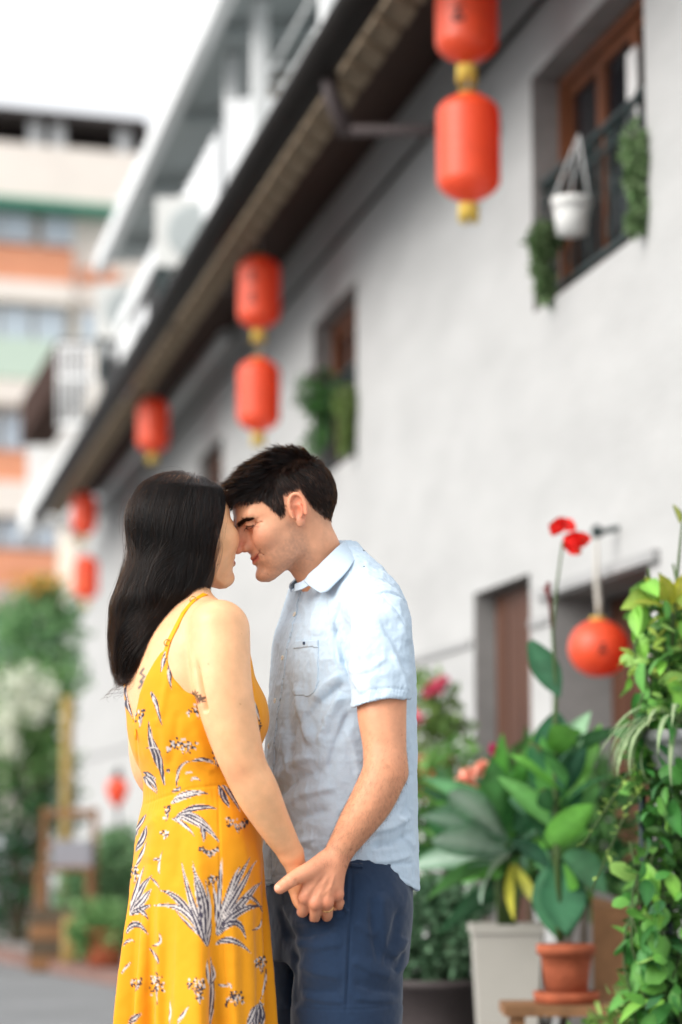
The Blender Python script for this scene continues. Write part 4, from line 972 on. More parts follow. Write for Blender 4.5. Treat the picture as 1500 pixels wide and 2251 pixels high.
bush('dark_bush', 'dark green bush below the white flowers at the left edge', 'shrub', db, [(tf(40, 1800), (.45, .35, .3)), (tf(20, 1900), (.4, .35, .35)), (tf(120, 1780), (.22, .3, .3)), (tf(-60, 1950), (.4, .3, .5)), (tf(40, 2000), (.3, .3, .3))], 2200, .07, .04, (.02, .07, .03), (.06, .16, .07), 35)
pp = at(150, 1530, 18.2); m = MB(); m.tube([(pp.x, 18.2, 0), (pp.x, 18.2, pp.z)], .045, 10); tag(m.build('bamboo_pole', YWOOD), 'upright yellow bamboo pole among the left bushes', 'pole')
# old wooden chair with a pale box on it
YC = 16.4; SCc = FPX / YC; ch = empty('wooden_chair', Vector((at(145, 2000, YC).x, YC, 0))); tag(ch, 'old brown wooden chair at the left among the plants', 'chair')
zs = at(145, 1905, YC).z; zb = at(145, 1775, YC).z
for sx in (-.17, .17):
    m = MB(); m.box(sx - .02, sx + .02, .15, .19, 0, zb); m.build('leg', WOODB, ch); m = MB(); m.box(sx - .02, sx + .02, -.19, -.15, 0, zs - .025); m.build('leg', WOODB, ch)
m = MB(); m.box(-.2, .2, -.2, .2, zs - .025, zs); m.build('seat', WOODB, ch)
for z in (zb - .06, zs + .12): m = MB(); m.box(-.15, .15, .158, .182, z, z + .05); m.build('back_rail', WOODB, ch)
m = MB(); m.box(-.15, .15, -.182, -.158, zs * .45, zs * .45 + .04); m.build('stretcher', YWOOD, ch)
m = MB(); m.box(-.11, .14, -.1, .12, 0, .17); bx_ = m.build('storage_box', nmat('pale_box', (.27, .27, .30), .8), None, ch.location + Vector((.03, 0, zs + .002))); tag(bx_, 'pale grey box lying on the seat of the old chair', 'box')
cr = empty('wooden_crate', ch.location + Vector((.02, -.45, 0))); tag(cr, 'weathered brown crate on the ground before the old chair', 'crate')
for i in range(4):
    for sy in (-.14, .14): m = MB(); m.box(-.19, .19, sy - .008, sy + .008, .01 + i * .10, .10 + i * .10); m.build('slat', BARK if i % 2 else WOODB, cr)
    for sx in (-.18, .18): m = MB(); m.box(sx - .008, sx + .008, -.13, .13, .01 + i * .10, .10 + i * .10); m.build('slat', WOODB, cr)
ye = at(158, 2100, 15.7); m = MB(); m.tube([(ye.x, 15.7, 0), (ye.x, 15.7, .36)], [.07, .06], 14); tag(m.build('yellow_drum', YWOOD), 'small yellow drum standing beside the crate', 'drum')
# potted shrubs by the wall end
for k, (x, y, Y, r_, lab) in enumerate(((232, 2135, 15.2, .13, 'terracotta pot behind the hem of the yellow dress'),)):
    c_ = at(x, y, Y); pot('terracotta_pot', lab, Vector((c_.x, Y, 0.06)), r_ * .8, r_, .24, TERRA)
YQ = 15.2; qf = lambda px, py, d=0.: at(px, py, YQ + d); q0 = qf(232, 2085); q0.z = .28
bush('potted_shrub', 'rounded green shrub in the pot behind the yellow dress', 'shrub', q0, [(qf(225, 2030), (.20, .2, .14)), (qf(250, 2060), (.18, .2, .10)), (qf(200, 2065), (.12, .15, .1))], 1100, .05, .032, (.08, .22, .07), (.24, .40, .15), 41)
q1 = at(215, 2100, 17.); q1.z = .055; q2 = lambda px, py, d=0.: at(px, py, 17. + d)
bush('tall_shrub', 'taller grey green shrub between the chair and the woman', 'shrub', q1, [(q2(210, 1930), (.22, .2, .16)), (q2(260, 1900), (.2, .2, .2)), (q2(190, 1990), (.2, .2, .14)), (q2(270, 1860), (.14, .14, .12)), (q2(240, 1970), (.2, .2, .12)), (q2(235, 2040), (.24, .2, .16)), (q2(180, 1900), (.14, .14, .14))], 2800, .07, .042, (.10, .24, .11), (.30, .46, .24), 43)
# little red hanging ornament on a stake
oc = at(258, 1738, 17.5); root = empty('garden_lantern', oc); tag(root, 'tiny red lantern on a stake to the left of the woman', 'lantern')
m = MB(); m.lathe([(.03, .09), (.075, .05), (.08, 0), (.05, -.07), (.015, -.12)], 18); m.build('shade', SATIN, root)
m = MB(); m.lathe([(.02, .09), (.035, .10), (.03, .13), (.005, .15)], 12); m.build('cap', BLKP, root)
m = MB(); m.tube([(0.0, .10, .17), (0, .10, -oc.z)], .012, 6); m.tube([(0, .10, .165), (0, 0, .15)], .008, 6); m.build('stake', IRON, root)
# ================================================================== THE COUPLE
def head(F, o, B, fem=False, ear_side=(1, -1)):
    """adds a head to field F; o = point between the ear canals, B rows = forward, left, up. Returns local->world"""
    o = np.asarray(o, float)
    W = lambda x, y, z: o + x * B[0] + y * B[1] + z * B[2]
    ell = lambda x, y, z, r, k=.01, op='u': F.ell(W(x, y, z), r, k, op, B)
    def cone(a, b, ra, rb, k=.006, op='u'): F.cone(W(*a), W(*b), ra, rb, k, op)
    if fem:
        rows = [(-.106, .086, .074, .012), (-.100, .094, .062, .024), (-.088, .099, .04, .036), (-.072, .0985, .016, .050), (-.055, .101, .000, .059), (-.04, .102, -.01, .064),
                (-.022, .099, -.02, .068), (0, .096, -.02, .071), (.018, .096, -.02, .070), (.034, .100, -.02, .069), (.055, .100, -.02, .066), (.075, .092, -.02, .058), (.1, .07, -.02, .045)]
        n = 2.25
    else:
        rows = [(-.101, .090, .078, .012), (-.096, .098, .064, .026), (-.086, .104, .04, .039), (-.074, .099, .016, .052), (-.055, .1035, .002, .059), (-.04, .1045, -.01, .062),
                (-.022, .100, -.02, .065), (0, .094, -.02, .069), (.018, .096, -.02, .069), (.034, .108, -.02, .069), (.05, .107, -.02, .067), (.075, .098, -.02, .060), (.1, .075, -.02, .046)]
        n = 2.35
    T = np.array(rows); zz = np.linspace(T[0, 0], T[-1, 0], 160); D = [pchip(T[:, 0], T[:, i], zz) for i in (1, 2, 3)]
    cx = .045
    def face(P):
        q = (P - o) @ B.T; z = q[:, 2]
        xf, xb, w = (np.interp(z, zz, d) for d in D)
        c = np.maximum(np.minimum(cx, xf - .015), xb + .008); X = q[:, 0] - c; Y = q[:, 1]
        b = np.where(X > 0, xf - c, c - xb)
        g = ((np.abs(X) / b) ** n + (np.abs(Y) / w) ** n) ** (1 / n) + 1e-6
        rho = np.hypot(X, Y)
        return np.maximum((rho - rho / g) * .85, np.maximum(zz[0] - z, z - zz[-1]))
    ell(-.012, 0, .046, (.104, .077, .090), .01)
    F.add(face, W(.03, 0, 0), .15, .016)
    g = .9 if fem else 1.
    for s in (1, -1):
        ell(.070, s * .045, -.006, (.024, .022, .020) if not fem else (.030, .030, .031), .02)        # cheek
        ell(.112, s * .034, .021, (.016, .021, .0125), .012, 's')                 # eye socket
        ell(.086, s * .033, .0225, (.0155, .0175, .0135), .004)                   # lidded eye
        if not fem:
            cone((.103, s * .014, .036), (.090, s * .052, .040), .0075, .005, .012)     # brow ridge
            F.chain([(W(.106, s * .0185, -.017), .0018), (W(.097, s * .031, -.030), .0024), (W(.088, s * .0385, -.046), .0016)], .007, 's')   # smile fold
            ell(.079, s * .043, -.016, (.020, .017, .017), .018)
            cone((.084, s * .050, .022), (.074, s * .060, .028), .0010, .0008, .004, 's'); cone((.085, s * .050, .018), (.074, s * .061, .017), .0010, .0008, .004, 's')    # laughter lines
            cone((.098, s * .040, .006), (.094, s * .030, .003), .0016, .0016, .007, 's')     # under the eye
    # nose
    F.chain([(W(.090, 0, .028), .009), (W(.097, 0, .008), .0125), (W(.101, 0, -.013), .0155)], .012)
    if fem:
        cone((.098, 0, .026), (.115, 0, -.008), .0075, .009, .012); ell(.116, 0, -.014, (.011, .0115, .010), .008)
    else:
        cone((.103, 0, .028), (.119, 0, .006), .0075, .0085, .012); cone((.119, 0, .006), (.129, 0, -.012), .0085, .010, .008)
        ell(.127, 0, -.0155, (.0115, .0115, .0095), .007)
    for s in (1, -1):
        ell(.110, s * .0125 * g, -.0185, (.0105, .0075, .0085), .006)
        ell(.116, s * .0065, -.0265, (.0055, .003, .004), .003, 's')
    # lips
    if fem:
        lx = .111
        for s in (1, -1):
            cone((lx, 0, -.0435), (lx - .017, s * .027, -.0405), .0052, .0022, .004)
            cone((lx - .0015, 0, -.0555), (lx - .018, s * .025, -.0455), .0062, .0022, .004)
            cone((lx + .008, 0, -.0490), (lx - .011, s * .029, -.0415), .0018, .0024, .003, 's')
            ell(.082, s * .035, -.040, (.009, .008, .010), .010)
    else:
        for s in (1, -1):
            F.chain([(W(.1055, 0, -.0440), .0040), (W(.098, s * .016, -.0425), .0034), (W(.082, s * .0315, -.0375), .0016)], .004)
            F.chain([(W(.1045, 0, -.0535), .0048), (W(.097, s * .015, -.0510), .0040), (W(.082, s * .0300, -.0395), .0016)], .004)
            F.chain([(W(.1105, 0, -.0486), .0014), (W(.1020, s * .017, -.0462), .0014), (W(.0850, s * .0345, -.0385), .0016), (W(.0700, s * .0450, -.0330), .0018)], .0025, 's')
    ell(.092 if fem else .097, 0, -.086 if fem else -.083, (.011, .022, .012) if fem else (.016, .02, .014), .014)                                  # chin
    # ears
    for s in ear_side:
        fl = R(24)
        eo = W(-.004, s * .0755, .014)
        out = B[1] * s * math.cos(fl) + B[0] * math.sin(fl); fw = B[0] * math.cos(fl) - B[1] * s * math.sin(fl)
        up = B[2]; tl = R(9); upe = up * math.cos(tl) - fw * math.sin(tl); fwe = fw * math.cos(tl) + up * math.sin(tl)
        EB = np.stack([fwe, out, upe]); E_ = lambda x, y, z: eo + x * fwe + y * out + z * upe
        F.ell(E_(0, .002, .003), (.0175, .0055, .029), .006, 'u', EB)
        F.ell(E_(.001, .003, -.026), (.0095, .0055, .011), .005, 'u', EB)
        ring = []
        for i in range(11):
            a = R(-35 + i * 24.5)        # from front of the root over the top to the lobe
            ring.append((E_(.0165 * math.cos(a) - .0005, .0085, .003 + .0295 * math.sin(a)), .0038))
        F.chain(ring, .003)
        F.ell(E_(.004, .012, -.003), (.0095, .010, .0135), .003, 's', EB)
        F.ell(E_(-.001, .0125, .017), (.0105, .0065, .0085), .004, 's', EB)
        F.cone(E_(.0135, .007, -.008), E_(.0135, .008, -.002), .0042, .0038, .003)
        F.chain([(E_(-.004, .0075, -.016), .0032), (E_(-.0085, .0085, -.003), .0032), (E_(-.006, .008, .009), .0028)], .003)
    return W
def finger(F, pts, k=.006):
    """pts [(px,py,d,r_m)] from the knuckle to the tip"""
    F.chain([(K(x, y, d), r) for x, y, d, r in pts], k)
def limb(F, pts, k=.02): F.chain([(K(x, y, d), r / PXM) for x, y, d, r in pts], k)

# ---------------- hair strands
def strands(name, P, rad, mat, parent):
    """P (N, n, 3) strand points -> hair curves"""
    hc = bpy.data.hair_curves.new(name); N, n, _ = P.shape
    hc.add_curves([n] * N)
    hc.attributes['position'].data.foreach_set('vector', P.astype(np.float32).ravel()) if 'position' in hc.attributes else None
    ra = hc.attributes.get('radius') or hc.attributes.new('radius', 'FLOAT', 'POINT')
    t = np.linspace(0, 1, n); prof = np.minimum(1, np.minimum((1 - t) * 4 + .15, 1))
    ra.data.foreach_set('value', (np.ones((N, 1)) * prof * np.asarray(rad).reshape(-1, 1)).astype(np.float32).ravel())
    hc.materials.append(mat)
    o = bpy.data.objects.new(name, hc); COL.objects.link(o); o.parent = parent; return o
def hair_mat(name, melanin, red, rough=.25, rnd=.3):
    m = bpy.data.materials.new(name); m.use_nodes = True; nt = m.node_tree
    h = nt.nodes.new('ShaderNodeBsdfHairPrincipled'); h.parametrization = 'MELANIN'
    h.inputs['Melanin'].default_value = melanin; h.inputs['Melanin Redness'].default_value = red
    h.inputs['Roughness'].default_value = rough; h.inputs['Radial Roughness'].default_value = .35
    h.inputs['IOR'].default_value = 1.38; h.inputs['Random Color'].default_value = rnd; h.inputs['Random Roughness'].default_value = .3
    nt.links.new(h.outputs[0], nt.nodes['Material Output'].inputs[0]); return m
def grad(f, P, e=.0015):
    g = np.stack([f.val(P + np.eye(3, dtype=np.float32)[i] * e, cull=False) - f.val(P - np.eye(3, dtype=np.float32)[i] * e, cull=False) for i in range(3)], 1)
    return g / (np.sqrt((g * g).sum(1, keepdims=True)) + 1e-9)

SKIN_F = nmat('skin_light_tan', rough=.42, attr='Col', sss=.12, bump=.10, bscale=300, noise=.09, nscale=38)
SKIN_M = nmat('skin_fair', rough=.46, attr='Col', sss=.12, bump=.10, bscale=320, noise=.10, nscale=48)

# ------------------------------------------------------------------ the woman
WY = R(25)                       # her torso faces right and away from the camera
WD = -.07                        # her torso's depth
w_rows = [(1290, 372, 446, .05), (1318, 368, 470, .075), (1342, 342, 500, .115), (1375, 312, 522, .150), (1420, 291, 540, .162), (1480, 281, 552, .160), (1540, 283, 570, .155), (1590, 288, 577, .152),
          (1650, 298, 563, .142), (1710, 318, 547, .132), (1750, 322, 548, .134), (1800, 312, 560, .15), (1870, 302, 568, .165), (1960, 291, 570, .172), (2100, 282, 572, .18), (2251, 274, 571, .188), (2420, 268, 576, .195)]
woman = empty('person', K(410, 2776, WD)); woman.location.z = 0
tag(woman, 'dark haired woman in a yellow floral dress holding hands with the man', 'person')
WI = Matrix.Translation(woman.location).inverted()

WHO = K(405, 1187, -.06); WHB = basis(R(33), R(-7), R(0))
fb = Fld()
fn, mc, mr_ = loft([r for r in w_rows if r[0] < 1660], WY, WD)
fb.add(fn, mc, mr_, 0)
limb(fb, [(430, 1600, WD, 60), (432, 1900, WD, 70)], .02)
whead = head(fb, WHO, WHB, fem=True, ear_side=())
limb(fb, [(412, 1255, -.06, 50), (404, 1345, -.07, 47)], .03)
limb(fb, [(425, 1352, -.09, 40), (474, 1375, -.19, 52)], .035)           # shoulder slope
limb(fb, [(375, 1352, -.04, 40), (345, 1385, .06, 50)], .035)
limb(fb, [(482, 1386, -.212, 65), (489, 1500, -.238, 62), (515, 1615, -.24, 54), (540, 1690, -.235, 47), (564, 1738, -.225, 46.5), (597, 1802, -.202, 38), (639, 1874, -.168, 26.5)], .010)
limb(fb, [(345, 1390, .07, 58), (335, 1550, .09, 54), (338, 1706, .10, 40), (440, 1770, .17, 38), (560, 1830, .22, 26), (600, 1850, .24, 26)], .02)   # far arm
# her right hand, mostly inside his
HR = .0085
fb.chain([(K(641, 1880, -.166), .022), (K(655, 1918, -.152), .021), (K(662, 1945, -.142), .020)], .012)
for px_, py_ in ((645, 1952), (664, 1960), (684, 1958), (702, 1948)):
    fb.cone(K(652, 1905, -.153), K(px_, py_, -.136), .013, .0105, .010)
finger(fb, [(645, 1952, -.138, .0105), (655, 1984, -.146, .0095), (667, 2001, -.150, .008)])
finger(fb, [(664, 1960, -.134, .0105), (685, 1995, -.128, .0092), (712, 2007, -.133, .0078)])
finger(fb, [(684, 1958, -.134, .0100), (712, 1988, -.130, .0090), (738, 1996, -.140, .0076)])
finger(fb, [(702, 1948, -.136, .0095), (728, 1970, -.136, .0085), (750, 1984, -.148, .0072)])
finger(fb, [(640, 1893, -.168, .0125), (660, 1925, -.166, .0105), (676, 1945, -.163, .0085)])
# skin folds: armpit crease
P, Fq, Nn = surface(fb, K(225, 1870, -.34) - (.03, 0, .19), K(780, 1000, .36), .0026)
px, py = proj(P)
base = np.array(srgb(236, 182, 137)); C = np.ones((len(P), 1)) * base
def blend(C, w, col): return C * (1 - w[:, None]) + np.array(col) * w[:, None]
C = blend(C, .35 * np.exp(-(((px - 523) / 38) ** 2 + ((py - 1700) / 34) ** 2)), srgb(196, 112, 78))      # elbow
q = (P - WHO) @ WHB.T
C = blend(C, .45 * np.exp(-(((q[:, 0] - .085) / .025) ** 2 + ((q[:, 1] + .05) / .03) ** 2 + ((q[:, 2] + .012) / .022) ** 2)), srgb(226, 138, 104))    # cheek
lip = np.maximum(0, 1 - np.abs(q[:, 2] + .049) / .0095) * (np.abs(q[:, 1]) < .029) * (q[:, 0] > .088)
C = blend(C, np.clip(lip * 1.6, 0, .9), srgb(190, 82, 78))
d_, t_, _ = seg_dist(np.abs(q[:, 1]), q[:, 2], [(.019, .020), (.030, .0165), (.044, .0205)])
C = blend(C, (q[:, 0] > .07) * np.clip(1.5 - d_ / .0016, 0, 1), srgb(38, 26, 24))
C = blend(C, smooth01(py, 1840, 1950) * (px > 600) * .35, srgb(205, 120, 84))
# small script tattoo between the shoulder blades and a dark flower tattoo at her side
for pts in ([(316, 1470), (309, 1480), (318, 1487), (310, 1496), (313, 1504), (306, 1512)], [(318, 1498), (309, 1499)]):
    d_, t_, _ = seg_dist(px, py, pts); C = blend(C, (Nn[:, 1] < .2) * np.clip(1.6 - d_ / 2.2, 0, .8), srgb(70, 82, 88))
for cx_, cy_, r_ in ((428, 1528, 11), (412, 1534, 7), (438, 1538, 9)):
    a_ = np.arctan2(py - cy_, px - cx_); rr = np.hypot(px - cx_, py - cy_)
    C = blend(C, (Nn[:, 1] < .3) * (rr < r_ * (.75 + .3 * np.cos(a_ * 9))) * .85, srgb(38, 32, 36))
C = blend(C, (Nn[:, 1] < .3) * (np.hypot(px - 425, (py - 1543) * 1.6) < 14) * .5, srgb(150, 60, 45))
C = C * (1 + .06 * vnoise(P, 22, 71) + .04 * vnoise(P, 55, 72))[:, None] * np.stack([np.ones(len(P)), 1 - .05 * vnoise(P, 30, 73).clip(0, 1), 1 - .08 * vnoise(P, 30, 73).clip(0, 1)], 1)
_r = np.random.default_rng(3); _i = np.where(Nn[:, 1] < .3)[0]
for _k in _r.choice(_i, 22): C[((P - P[_k]) ** 2).sum(1) < (_r.uniform(.0011, .0022)) ** 2] *= np.array([.74, .64, .58])
d_, t_, _ = seg_dist(px, py, [(430, 1440), (434, 1470), (441, 1510), (452, 1560)]); P = P - Nn * ((Nn[:, 1] < .2) * .014 * np.exp(-(d_ / 4.5) ** 2) * smooth01(t_, 0, .6))[:, None].astype(np.float32)
me = np_mesh('body', P, Fq); color_attr(me, C)
WSRC = (P, Nn)
w_body = adopt(link('body', me, SKIN_F), woman)
# ---- her dress
DRESS = nmat('yellow_viscose_print', rough=.75, attr='Col', bump=.05, bscale=500, sheen=.15, spec=.25)
fn, mc, mr_ = loft(w_rows, WY, WD, n=2.15, off=.0045)
zz, D, cW, sW = fn.frame
zof = lambda py_: K(400, py_, WD)[2]
def dress_local(P):
    cx_, cy_ = np.interp(P[:, 2], zz, D[0]), np.interp(P[:, 2], zz, D[1])
    X = (P[:, 0] - cx_) * cW + (P[:, 1] - cy_) * sW; Y = -(P[:, 0] - cx_) * sW + (P[:, 1] - cy_) * cW
    return X, Y          # forward, left
def neckcut(P):
    X, Y = dress_local(P); s = np.abs(Y); z = P[:, 2]
    back = np.where(s < .094, zof(1594) + 1.48 * s, np.interp(s, [.094, .106, .113, .122, .135, .15, .2], [zof(1445), zof(1436), zof(1470), zof(1500), zof(1528), zof(1545), zof(1556)]))
    front = np.interp(s, [0, .03, .07, .095, .115, .135, .15, .2], [zof(1520), zof(1500), zof(1440), zof(1420), zof(1465), zof(1525), zof(1545), zof(1556)])
    m = smooth01(X, -.03, .03)
    return (z - (back * (1 - m) + front * m)) * .5
def skirt(P):
    f = fn(P)
    X, Y = dress_local(P); th = np.arctan2(Y, X); z = P[:, 2]
    lowr = smooth01(-z, -zof(1830), -zof(2330))
    a = .0145 * lowr
    w = np.sin(th * 9 + .6) + .7 * np.sin(th * 14 + 2.1 + z * 2) + .45 * np.sin(th * 5 - 1.0) + .5 * np.sin(th * 21 + 1 + z * 3)
    fold = -a * (np.abs(w) ** .8 * np.sign(w))
    gather = -.0002 * np.sin(th * 60 + 3 * np.sin(th * 7)) * np.exp(-((z - zof(1755)) / .035) ** 2)
    return f + fold + gather
fd = Fld(); fd.add(skirt, mc, mr_, 0)
fd.ell(K(520, 1572, -.09) , (.058, .085, .06), .03)                      # bust
fd.add(neckcut, mc, mr_, 0, 'i'); 
P, Fq, Nn = surface(fd, K(205, 2422, -.32) - (.04, 0, .0), K(660, 1400, .3), .0026)
px, py = proj(P)
# folds and seams (real relief)
def ridge(D_, pts, w, h, lim=None):
    d_, t_, s_ = seg_dist(px, py, pts); e = np.exp(-(d_ / w) ** 2) * np.clip(np.minimum(t_, 1 - t_) * 8, 0, 1)
    D_ += h * e * (Nn[:, 1] < .35)
Dp = np.zeros(len(P))
ridge(Dp, [(308, 1772), (345, 1757), (420, 1733), (500, 1724), (560, 1722)], 2.5, -.0016)
ridge(Dp, [(480, 1735), (484, 1900), (492, 2050), (500, 2251)], 2.5, -.0018)
ridge(Dp, [(298, 1600), (304, 1680), (316, 1740)], 2.5, -.0018)
for a_, b_, w_, h_ in (((372, 1470), (345, 1600), 9, .003), ((392, 1560), (372, 1690), 10, -.0025), ((420, 1570), (455, 1680), 12, .0025), ((340, 1560), (352, 1690), 9, -.002),
                       ((395, 1650), (470, 1700), 9, .0022), ((330, 1650), (400, 1720), 8, -.002), ((350, 1780), (330, 1900), 14, .004), ((400, 1760), (385, 1950), 12, -.003),
                       ((300, 1830), (345, 1800), 10, .003), ((440, 1800), (430, 2000), 16, .004), ((545, 1790), (560, 1960), 12, -.003), ((500, 1600), (470, 1700), 10, .002)):
    ridge(Dp, [a_, ((a_[0] + b_[0]) / 2 + 3, (a_[1] + b_[1]) / 2), b_], w_, h_)
Dp += .0012 * vnoise(P * np.array([1, 1, .35]), 28, 3) + .0006 * vnoise(P, 60, 4)
P2 = P + Nn * Dp[:, None].astype(np.float32)
# the print: feathery leaf sprays and sprigs of small flowers
YEL = np.array((.80, .315, .003)); INK = np.array(srgb(58, 53, 70)); PALE = np.array(srgb(206, 196, 190))
C = np.ones((len(P), 1)) * YEL * (1 + .05 * vnoise(P, 14, 9))[:, None]
cxp = np.interp(P[:, 2], zz, D[0]); front = Nn[:, 1] < .25
ppx = np.where(front, px, 2 * 430 - px + 37)
def bez(a, b, c, n=9): return [((1 - t) ** 2 * a[0] + 2 * t * (1 - t) * b[0] + t * t * c[0], (1 - t) ** 2 * a[1] + 2 * t * (1 - t) * b[1] + t * t * c[1]) for t in np.linspace(0, 1, n)]
def leaf(a, b, c, w, dark=.6):
    global C
    pts = bez(a, b, c)
    xs = [p[0] for p in pts]; ys = [p[1] for p in pts]
    m = np.where((ppx > min(xs) - w) & (ppx < max(xs) + w) & (py > min(ys) - w) & (py < max(ys) + w))[0]
    if len(m) == 0: return
    d_, t_, s_ = seg_dist(ppx[m], py[m], pts)
    ww = w * np.sin(np.pi * np.clip(t_ * .92 + .06, 0, 1)) ** .8 * (1.1 - .5 * t_) + .6
    ins = np.clip((ww - d_) / 1.2, 0, 1)
    lat = s_ * d_ / np.maximum(ww, .5)
    st = .5 + .5 * np.sin(lat * w * .75 + 6 * np.sin(t_ * 3)) + .35 * vnoise(np.stack([ppx[m], py[m] * .35, py[m] * 0], 1), .33, 5)
    dk = np.clip((st - (1 - dark) * .8) * 2.2 + .35 * (lat > .15) + .18, 0, 1) * (np.abs(lat) < .92)
    col = PALE * (1 - dk[:, None]) + INK * dk[:, None]
    C[m] = C[m] * (1 - ins[:, None]) + col * ins[:, None]
def sprig(cx_, cy_, rx, ry, n, bow=0., seed=1):
    global C
    r_ = np.random.default_rng(seed)
    for i in range(n):
        u = r_.uniform(-1, 1); x = cx_ + u * rx; y = cy_ + r_.normal() * ry * .45 + bow * (u * u - .4)
        rad = r_.uniform(1.8, 3.1); m = np.where((np.abs(ppx - x) < 5) & (np.abs(py - y) < 5))[0]
        if len(m) == 0: continue
        d_ = np.hypot(ppx[m] - x, py[m] - y); w_ = np.clip((rad - d_) / 1.2 + .5, 0, 1)
        col = (INK * .55) if r_.random() < .62 else PALE
        C[m] = C[m] * (1 - w_[:, None]) + col * w_[:, None]
    for i in range(3):
        x = cx_ + r_.uniform(-.5, .5) * rx; leaf((x, cy_ + 2), (x + 3, cy_ + ry * .8), (cx_ + r_.uniform(-4, 4), cy_ + ry * 1.6), 1.3, 1.)
L_ = [  # big spray centre (base 455,2075)
    ((452, 2072), (425, 2000), (398, 1895), 9, .55), ((455, 2074), (440, 1980), (425, 1893), 8, .4), ((456, 2076), (462, 1990), (424, 1905), 11, .7), ((452, 2070), (400, 1960), (352, 1957), 10, .7),
    ((448, 2060), (410, 1975), (335, 1992), 8, .3), ((447, 2062), (410, 2030), (385, 1999), 4, .8), ((456, 2060), (468, 2000), (452, 1935), 5, .2), ((455, 2078), (430, 2030), (420, 1985), 8, .8),
    # spray right (base 478,2050)
    ((477, 2050), (500, 1960), (552, 1885), 10, .65), ((477, 2050), (520, 1960), (566, 1893), 9, .5), ((478, 2052), (482, 1960), (488, 1885), 7, .35), ((478, 2053), (540, 1970), (575, 1940), 11, .5),
    ((480, 2054), (520, 1985), (578, 1993), 11, .75), ((480, 2055), (525, 1995), (542, 2065), 9, .75), ((476, 2040), (478, 1985), (468, 1940), 5, .3), ((530, 1975), (560, 1960), (578, 2005), 5, .8),
    ((476, 2075), (510, 2050), (552, 2095), 8, .7), ((478, 2045), (510, 1930), (528, 1905), 6, .2), ((556, 2045), (578, 2040), (576, 2020), 3, .4),
    # left spray (base 290,2010)
    ((288, 2008), (300, 1960), (334, 1925), 10, .7), ((288, 2010), (318, 1975), (333, 1955), 10, .45), ((290, 2010), (315, 1995), (332, 1990), 8, .7), ((288, 2005), (300, 1950), (318, 1905), 6, .35),
    ((296, 2000), (318, 2000), (326, 2022), 6, .8), ((280, 2050), (298, 2010), (326, 2055), 8, .75), ((272, 2078), (285, 2060), (296, 2070), 4, .7), ((330, 1928), (345, 1940), (352, 1955), 3, .8),
    ((330, 2085), (352, 2110), (346, 2120), 4, .7), ((335, 2080), (362, 2075), (350, 2050), 4, .25),
    # hip spray (from 385,1790 to 480,1850)
    ((385, 1800), (430, 1775), (480, 1850), 12, .6), ((390, 1795), (440, 1800), (482, 1848), 9, .4), ((392, 1790), (440, 1765), (478, 1778), 8, .75), ((440, 1815), (455, 1835), (446, 1852), 6, .7),
    ((380, 1800), (410, 1810), (428, 1838), 5, .2), ((378, 1765), (420, 1735), (458, 1745), 9, .35), ((382, 1760), (400, 1740), (440, 1738), 6, .2), ((378, 1740), (398, 1735), (395, 1728), 5, .8),
    # back of the bodice
    ((360, 1700), (330, 1650), (327, 1585), 8, .75), ((358, 1700), (335, 1660), (332, 1600), 5, .3), ((362, 1725), (350, 1660), (335, 1620), 6, .8), ((352, 1655), (345, 1640), (320, 1645), 3, .8),
    ((333, 1522), (348, 1550), (356, 1595), 6, .75), ((332, 1525), (340, 1545), (350, 1560), 3, .2), ((366, 1432), (360, 1450), (353, 1478), 6, .6), ((374, 1452), (370, 1480), (378, 1515), 5, .8),
    ((316, 1710), (335, 1705), (346, 1740), 8, .65), ((317, 1698), (330, 1700), (345, 1715), 5, .8), ((318, 1712), (325, 1722), (346, 1745), 5, .3),
    ((388, 1728), (385, 1675), (425, 1672), 4, .6), ((425, 1672), (450, 1665), (470, 1675), 5, .7), ((430, 1668), (450, 1668), (472, 1680), 3, .2), ((366, 1695), (372, 1690), (370, 1700), 4, 1.),
    ((482, 1728), (495, 1760), (505, 1775), 8, .8), ((490, 1726), (512, 1745), (528, 1785), 6, .7), ((420, 1715), (430, 1705), (440, 1716), 4, .15), ((408, 1700), (420, 1695), (424, 1700), 3, .15),
    ((281, 1500), (277, 1520), (286, 1560), 7, .7), ((276, 1540), (284, 1555), (292, 1580), 6, .8),
    # lower skirt
    ((462, 2250), (470, 2180), (462, 2105), 7, .6), ((463, 2170), (452, 2140), (456, 2110), 4, .3), ((465, 2165), (476, 2140), (466, 2120), 4, .3), ((568, 2260), (545, 2220), (580, 2208), 12, .65),
    ((575, 2256), (578, 2225), (572, 2200), 8, .8), ((546, 2262), (552, 2230), (570, 2205), 8, .4), ((284, 2251), (296, 2235), (312, 2228), 8, .6), ((372, 2250), (376, 2225), (374, 2200), 3, .1), ((392, 2248), (402, 2230), (416, 2212), 5, .15),
    ((268, 2140), (280, 2120), (290, 2115), 3, .3), ((585, 2130), (585, 2170), (572, 2200), 3, .2), ((480, 2165), (500, 2170), (505, 2165), 3, .15), ((500, 2160), (512, 2168), (508, 2175), 3, .15), ((350, 1920), (345, 1905), (358, 1870), 3, .15),
    ((330, 2300), (350, 2330), (390, 2400), 10, .6), ((500, 2290), (470, 2340), (450, 2420), 10, .6), ((300, 1835), (312, 1800), (322, 1790), 6, .7), ((300, 1870), (318, 1840), (326, 1815), 8, .7),
    ((300, 1905), (318, 1870), (324, 1850), 5, .5), ((340, 1890), (352, 1885), (352, 1895), 4, .6), ((500, 1600), (520, 1620), (540, 1640), 4, .5), ((556, 1540), (566, 1560), (572, 1590), 4, .4), ((560, 1580), (570, 1600), (566, 1620), 3, .2)]
for l_ in L_: leaf(*l_)
